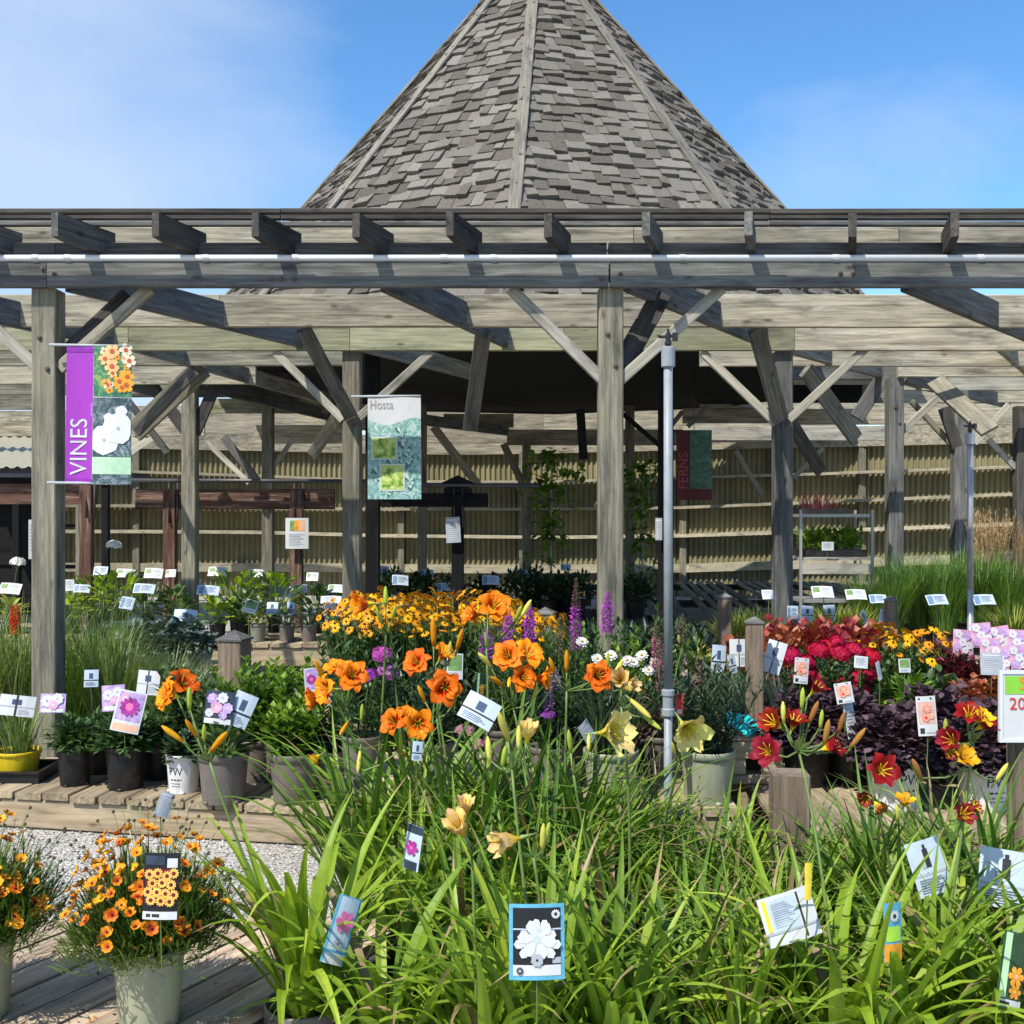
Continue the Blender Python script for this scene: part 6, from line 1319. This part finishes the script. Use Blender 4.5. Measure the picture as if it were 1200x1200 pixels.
def photo_mat(name, cols, scale, dist=1.5, lo=.38, hi=1.13):
    m, nt, bs = nodes(name); L = nt.links.new; tc = N(nt, 'ShaderNodeTexCoord')
    n1 = N(nt, 'ShaderNodeTexNoise', i_Scale=scale, i_Detail=6.0, i_Distortion=dist); L(tc.outputs['Object'], n1.inputs['Vector'])
    v = N(nt, 'ShaderNodeTexVoronoi', i_Scale=scale * 1.4); L(n1.outputs['Color'], v.inputs['Vector']); 
    mxx = N(nt, 'ShaderNodeMath', operation='MULTIPLY_ADD'); mxx.inputs[1].default_value = .6; L(v.outputs['Distance'], mxx.inputs[0]); L(n1.outputs['Fac'], mxx.inputs[2])
    r = ramp(nt, [(lo + (hi - lo) * i / (len(cols) - 1), c) for i, c in enumerate(cols)]); L(mxx.outputs[0], r.inputs[0]); L(r.outputs[0], bs.inputs['Base Color']); bs.inputs['Roughness'].default_value = .45
    return m
d = 6.085
t = thing('banner', 'purple vines banner with flower pictures hanging beside the left pergola post', 'banner', P(112, 486, d))
M = T(P(76, 567, d)) @ RZ(R(2)) @ RY(R(.8)); s = d / F
Wb, Hb = 75 * s, 162 * s; ws = 31 * s
b = MB(); slab(b, Wb, Hb, .004); cloth = link('cloth', b.data('cloth', PICS['white']), t, M)
b = MB(); sheet(b, 0, 0, ws, Hb, -.0015, 0); link('purple_strip', b.data('purple_strip', PICS['violet']), cloth, M)
for z in (.012, Hb - .035):
    b = MB(); sheet(b, 0, z, ws, z + .02, -.004); link('hem', b.data('hem', C(.24, .03, .33, .45)), cloth, M)
flat(text('VINES', 21.5 * s * 1.32, 66 * s), WHITE, 'lettering', cloth, M @ T(ws * .52, -.0032, 44 * s) @ RY(-pi / 2))
ph1 = photo_mat('garden_photo', [(.01, .04, .03), (.02, .12, .09), (.05, .22, .10), (.25, .36, .08)], 9); ph2 = photo_mat('dark_photo', [(.008, .02, .03), (.02, .05, .06), (.06, .10, .11), (.30, .36, .38)], 14)
b = MB(); sheet(b, ws + .003, Hb * .635, Wb, Hb, -.0015); link('trumpet_photo', b.data('trumpet_photo', ph1), cloth, M)
b = MB(); sheet(b, ws + .003, .0, Wb, Hb * .628, -.0015); link('clematis_photo', b.data('clematis_photo', ph2), cloth, M)
b = MB(); sheet(b, ws + .003, 12 * s, Wb, 32 * s, -.003); link('mint_panel', b.data('mint_panel', PICS['mint']), cloth, M)
def pflower(b, cx, cz, r, n, y, k1, k2, rot=0, wd=1.0):
    for q in range(n):
        a = 2 * pi * q / n + rot; b.k = k1; o = [(cx, y - .0001 * q, cz)]
        for ss, dd in ((.6, -.95), (.92, -.6), (1, 0), (.92, .6), (.6, .95)): o.append((cx + r * ss * cos(a + dd * pi / n * wd), y - .0001 * q, cz + r * ss * sin(a + dd * pi / n * wd)))
        b.add(o, [tuple(range(6))])
    b.k = k2; b.add([(cx + r * (.34 if n == 5 and k1 != k2 else .12) * cos(q), y - .002, cz + r * (.34 if n == 5 and k1 != k2 else .12) * sin(q)) for q in (0, .9, 1.8, 2.7, 3.6, 4.5, 5.4)], [tuple(range(7))])
b = MB()
for x, y, r, k in ((60, 20, 9, 0), (76, 18, 8, 2), (52, 29, 8, 0), (60, 38, 9, 0), (61, 46, 6, 0), (80, 31, 8, 2), (69, 56, 8, 1), (78, 50, 8, 1), (77, 60, 9, 1), (72, 63, 7, 1)):
    pflower(b, (x - 6) * s * .98, Hb - (y - 14) * s * .98, r * s, 5, -.004 - .0004 * y * .1, k, 3, x)
for q in range(16): pflower(b, ru(ws + 5 * s, Wb - 5 * s), Hb * ru(.67, .98), ru(3, 6) * s, 5, -.0025, q % 3, 3, q)
link('trumpet_picture', b.data('trumpet_picture', [C(.80, .46, .20, .5), C(.85, .35, .03, .5), C(.78, .62, .45, .5), C(.45, .10, .05, .5)]), cloth, M)
b = MB(); pflower(b, 45 * s, 52 * s, 18 * s, 7, -.004, 0, 1, .2, 1.7); pflower(b, 61 * s, 66 * s, 19 * s, 7, -.006, 0, 1, .5, 1.7); pflower(b, 50 * s, 78 * s, 6 * s, 5, -.0045, 0, 0, .3, 1.5); pflower(b, 64 * s, 86 * s, 7 * s, 5, -.0045, 0, 0, 0, 1.5)
for i in range(len(b.v)):
    x, y, z = b.v[i]; b.v[i] = (max(ws + .004, min(Wb - .002, x)), y, z)
link('clematis_picture', b.data('clematis_picture', [C(.70, .73, .78, .5, .3, .05), C(.40, .42, .40, .5)]), cloth, M)
for z in (.006, Hb + .004):
    b = MB(); b.tube([(-.10, .002, z), (Wb * .98, .002, z)], .008, n=8); link('rod', b.data('rod', GREYC, True), t, M)
warp(t, M, Hb)
d = 8.25; s = d / F
t = thing('banner', 'white and green hosta banner hanging right of the second pergola post', 'banner', P(461, 523, d)); M = T(P(431, 585, d)) @ RZ(R(-2)); Wb, Hb = 62 * s, 122 * s
b = MB(); slab(b, Wb, Hb, .004); cloth = link('cloth', b.data('cloth', PICS['white']), t, M)
hp1 = photo_mat('hosta_photo', [(.02, .07, .06), (.10, .25, .21), (.25, .45, .42), (.55, .66, .58)], 11, 3.5); hp2 = photo_mat('lime_photo', [(.06, .14, .02), (.22, .36, .05), (.45, .55, .12), (.6, .68, .3)], 30, 4.0, .45, 1.0)
b = MB(); n = 16; vs = []
for i in range(n + 1):
    x = Wb * i / n; vs += [(x, -.0015, 0), (x, -.0015, Hb * (.745 + .035 * sin(i / n * 6.0 + 2.6)))]
b.add(vs, [(2 * i, 2 * i + 2, 2 * i + 3, 2 * i + 1) for i in range(n)]); link('leaf_photo', b.data('leaf_photo', hp1), cloth, M)
def rosette(b, cx, cz, r, y, ks, box):
    for ly in range(4):
        n = 13 - ly * 2; rr = r * (1 - ly * .23)
        for q in range(n):
            a = 2 * pi * q / n + ly * .37 + ru(-.12, .12); l = rr * ru(.85, 1.1); wv = l * ru(.2, .3); b.k = ks[(q + ly) % len(ks)]; o = []
            for ss, ww in ((0, .1), (.35, .8), (.7, .9), (1, 0), (.7, -.9), (.35, -.8)):
                x, z = cx + l * ss * cos(a) - sin(a) * wv * ww, cz + l * ss * sin(a) + cos(a) * wv * ww; o.append((max(box[0], min(box[2], x)), y - ly * .0008 - q * .00004, max(box[1], min(box[3], z))))
            b.add(o, [tuple(range(6))])
HG = [C(.05, .14, .11, .5, .3, .3), C(.14, .30, .25, .5, .3, .25), C(.30, .48, .44, .5, .3, .2), C(.52, .62, .55, .5, .3, .15), C(.13, .25, .04, .5, .3, .3), C(.32, .45, .08, .5, .3, .25), C(.50, .58, .20, .5, .3, .2)]
b = MB()
for q in range(13): rosette(b, ru(.08, .92) * Wb, ru(.04, .66) * Hb, ru(8, 13) * s, -.0019, (0, 1, 2, 1, 3), (0.002, 0.002, Wb - .002, Hb * .69))
link('blue_hosta_picture', b.data('blue_hosta_picture', HG), cloth, M)
for x0, z0, x1, z1 in ((.06, .38, .56, .60), (.22, .08, .70, .34)):
    b = MB(); sheet(b, Wb * x0, Hb * z0, Wb * x1, Hb * z1, -.0060); link('photo_frame', b.data('photo_frame', WHITE), cloth, M)
    b = MB(); sheet(b, Wb * (x0 + .025), Hb * (z0 + .012), Wb * (x1 - .025), Hb * (z1 - .012), -.0072); link('inset_photo', b.data('inset_photo', hp2), cloth, M)
    b = MB(); bx = (Wb * (x0 + .03), Hb * (z0 + .014), Wb * (x1 - .03), Hb * (z1 - .014)); rosette(b, (bx[0] + bx[2]) / 2, (bx[1] + bx[3]) / 2 - .01, 15 * s, -.0078, (4, 5, 6, 5), bx); link('lime_hosta_picture', b.data('lime_hosta_picture', HG), cloth, M)
flat(text('Hosta', 15 * s, 27 * s), C(.33, .34, .34, .5), 'lettering', cloth, M @ T(Wb * .26, -.004, Hb * .905))
b = MB(); b.tube([(-.13, .002, Hb - .01), (Wb, .002, Hb - .01)], .009, n=8); link('rod', b.data('rod', GREYC, True), t, M)
warp(t, M, Hb, .012, 14)
d = 12.3; s = d / F
t = thing('banner', 'dark red ferns banner hanging in the pavilion shade', 'banner', P(813, 545, d)); M = T(P(793, 586, d)); Wb, Hb = 41 * s, 82 * s
b = MB(); slab(b, Wb, Hb, .004); cloth = link('cloth', b.data('cloth', PICS['maroon2']), t, M)
b = MB(); sheet(b, Wb * .38, Hb * .16, Wb, Hb, -.002); link('fern_photo', b.data('fern_photo', photo_mat('fern_photo', [(.003, .012, .010), (.008, .04, .03), (.03, .11, .07), (.08, .2, .12)], 12, 2.0)), cloth, M)
flat(text('FERNS', 12 * s * 1.3, 42 * s), C(.30, .06, .07, .5), 'lettering', cloth, M @ T(Wb * .2, -.004, Hb * .42) @ RY(-pi / 2))
b = MB(); b.tube([(-.06, .012, Hb - .01), (Wb, .012, Hb - .01)], .008, n=8); b.tube([(Wb * .5, .012, Hb), (Wb * .5, .012, Hb + .72)], .004, n=6); link('rod', b.data('rod', BLK, True), t, M)
warp(t, M, Hb, .012, 15)
tagcard('paper notice with orange picture on the second red-brown post', 348, 625, 11.45, 27, 36, 'sheet', 0, 0, 0, 0, 'notice', None, 'paper_notice')
tagcard('grey paper notice on the near-black frame post', 531, 621, 11.18, 17, 30, 'greysheet', 0, 0, -3, 0, 'notice', None, 'paper_notice')
tagcard('white notice edge showing left of the left pergola post', 40, 632, 6.33, 12, 46, 'plain', 25, 0, 0, 0, 'notice', None, 'paper_notice')
tagcard('dim grey notice on the dark post behind the riser pipe', 772, 620, 10.65, 8, 26, 'greysheet', 0, 0, 0, 0, 'notice', None, 'paper_notice')
# sale sign on its post
d = 3.7; s = d / F
t = thing('sale_sign', 'white framed sale sign on a brown post at the right edge', 'sign', (gx(1214, d), d + .05, 0)); x0 = gx(1169, d); z0 = CH + (600 - 869) * s; Wb, Hb = 92 * s, 84 * s; M = T(x0, d - .012, z0)
b = MB(); b.box(0, 0, 0, Wb, .010, Hb); brd = link('board', b.data('board', WHITE), t, M)
b = MB(); e = .012
for q in ((0, 0, Wb, e), (0, Hb - e, Wb, Hb), (0, e, e, Hb - e), (Wb - e, e, Wb, Hb - e)): b.box(q[0], -.004, q[1], q[2], -.001, q[3])
link('frame', b.data('frame', C(.60, .62, .62, .4, .4, .03)), brd, M)
b = MB(); sheet(b, .02, Hb * .67, Wb - .02, Hb - .02, -.0015); link('green_header', b.data('green_header', C(.22, .52, .05, .5, .3, .05)), brd, M)
flat(text('SALE', 22 * s, 52 * s), C(.86, .20, .02, .5), 'lettering', brd, M @ T(Wb * .54, -.003, Hb * .81))
flat(text('20% OFF', 20 * s, 72 * s), C(.55, .03, .04, .5), 'lettering', brd, M @ T(Wb * .52, -.003, Hb * .53))
for i, (tx, wd) in enumerate((('Regular', 30), ('Bedding', 30), ('Annuals', 26))): flat(text(tx, 7 * s, wd * s), INK, 'lettering', brd, M @ T(Wb * .55, -.003, Hb * (.38 - .1 * i)))
timber('post', (gx(1214, d), d + .06, 0), (gx(1214, d), d + .06, z0 + .1), .105, .105, W_BOLL, t, up=(0, 1, 0))
